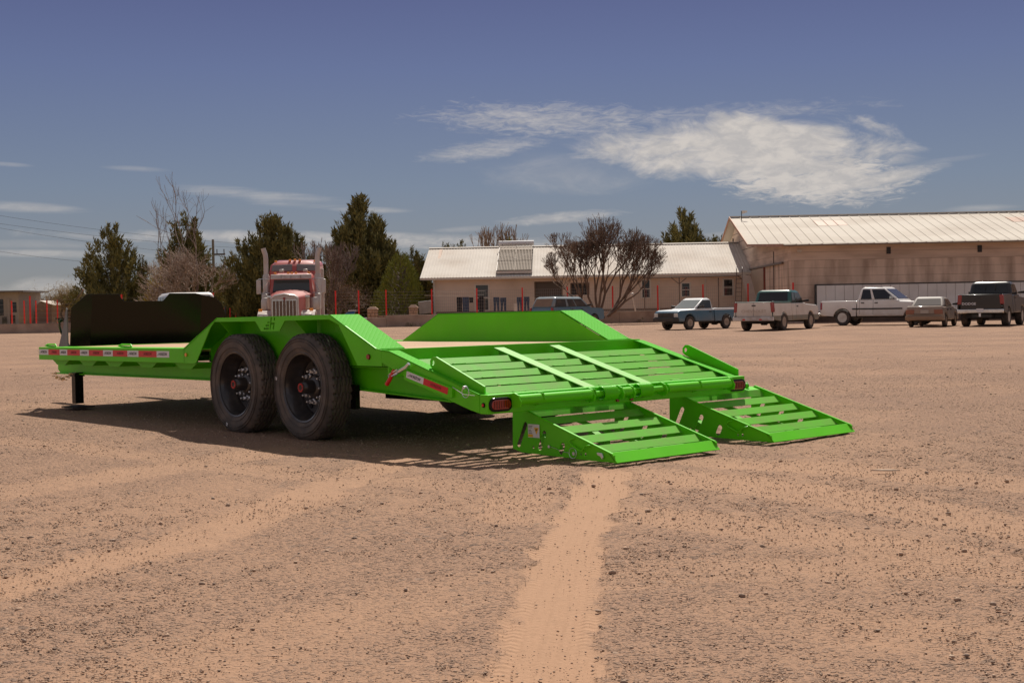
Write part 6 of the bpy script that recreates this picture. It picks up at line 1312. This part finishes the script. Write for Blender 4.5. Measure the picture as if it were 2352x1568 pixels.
for y_ in (-.72, -.16, 0, .18, .74): sb('cab_lamp', Mamb, -2.45, -2.32, y_-.055, y_+.055, 2.85, 2.93, .015)
for y_ in (-.46, .58): h_ = sb('horn_lamp', Mslv, -2.55, -2.40, y_-.10, y_+.10, 2.93, 3.06, .03)
# sleeper with high roof
MB().loft([[(-5.0, -1.14, 1.0), (-3.3, -1.10, 1.0), (-3.3, 1.10, 1.0), (-5.0, 1.14, 1.0)], [(-5.0, -1.14, 3.2), (-3.25, -1.10, 2.95), (-3.25, 1.10, 2.95), (-5.0, 1.14, 3.2)], [(-5.0, -1.12, 3.42), (-3.45, -1.06, 3.30), (-3.45, 1.06, 3.30), (-5.0, 1.12, 3.42)], [(-5.0, -.90, 3.55), (-3.65, -.55, 3.46), (-3.65, .55, 3.46), (-5.0, .90, 3.55)]]).obj('sleeper', Mrd, st_, .08, 40, 2)
for s_2 in (-1, 1):
    MB().loft([[(-3.235+.0, s_2*.10, 3.00), (-3.235, s_2*1.0, 3.00), (-3.41, s_2*.97, 3.28), (-3.41, s_2*.10, 3.31)], [(-3.29, s_2*.10, 3.00), (-3.29, s_2*1.0, 3.00), (-3.46, s_2*.97, 3.28), (-3.46, s_2*.10, 3.31)]]).obj('sleeper_window', mat('grey tinted pane', (.16, .14, .13), .25, coat=.6) if s_2 < 0 else bpy.data.materials['grey tinted pane'], st_, .015)
for y_ in (-.85, -.22, 0, .22, .88): sb('roof_lamp', Mamb, -3.75, -3.62, y_-.055, y_+.055, 3.47-.08*abs(y_), 3.56-.08*abs(y_), .015)
sb('chassis', Mplast, -8.0, .2, -.42, .42, .62, .86); sb('front_bumper', Mchr, .45, .62, -1.15, 1.15, .42, .70, .03); sb('deck_plate', Mslv, -6.2, -5.2, -.5, .5, 1.0, 1.1)
sb('licence_plate', Mwht, .565, .575, -.42, -.12, .74, .84, 0); sb('licence_plate', Mwht, .565, .575, .12, .42, .74, .84, 0)
MB().tube([(-2.3, -1.30, 2.0), (-2.3, -1.32, 3.6)], .006, 4).obj('aerial', Mplast, st_)
# a splinter of wood lying on the gravel at right
v = B @ Vector(((2033-1176)/F, 1, -(1083-784)/F)); t = (.285-HC)/v.z
o = empty('wood_splinter', (v.x*t, v.y*t, .29), R(-10), label='pale flat splinter of wood lying on the gravel at right', cat='wood scrap'); MB().prism([(-.075, 0), (-.02, .011), (.05, .006), (.085, .0), (.04, -.010), (-.04, -.008)], 2, 0, .008).obj('splinter', mat('pale wood', (.55, .44, .33), .8, var=.2, vs=30), o)
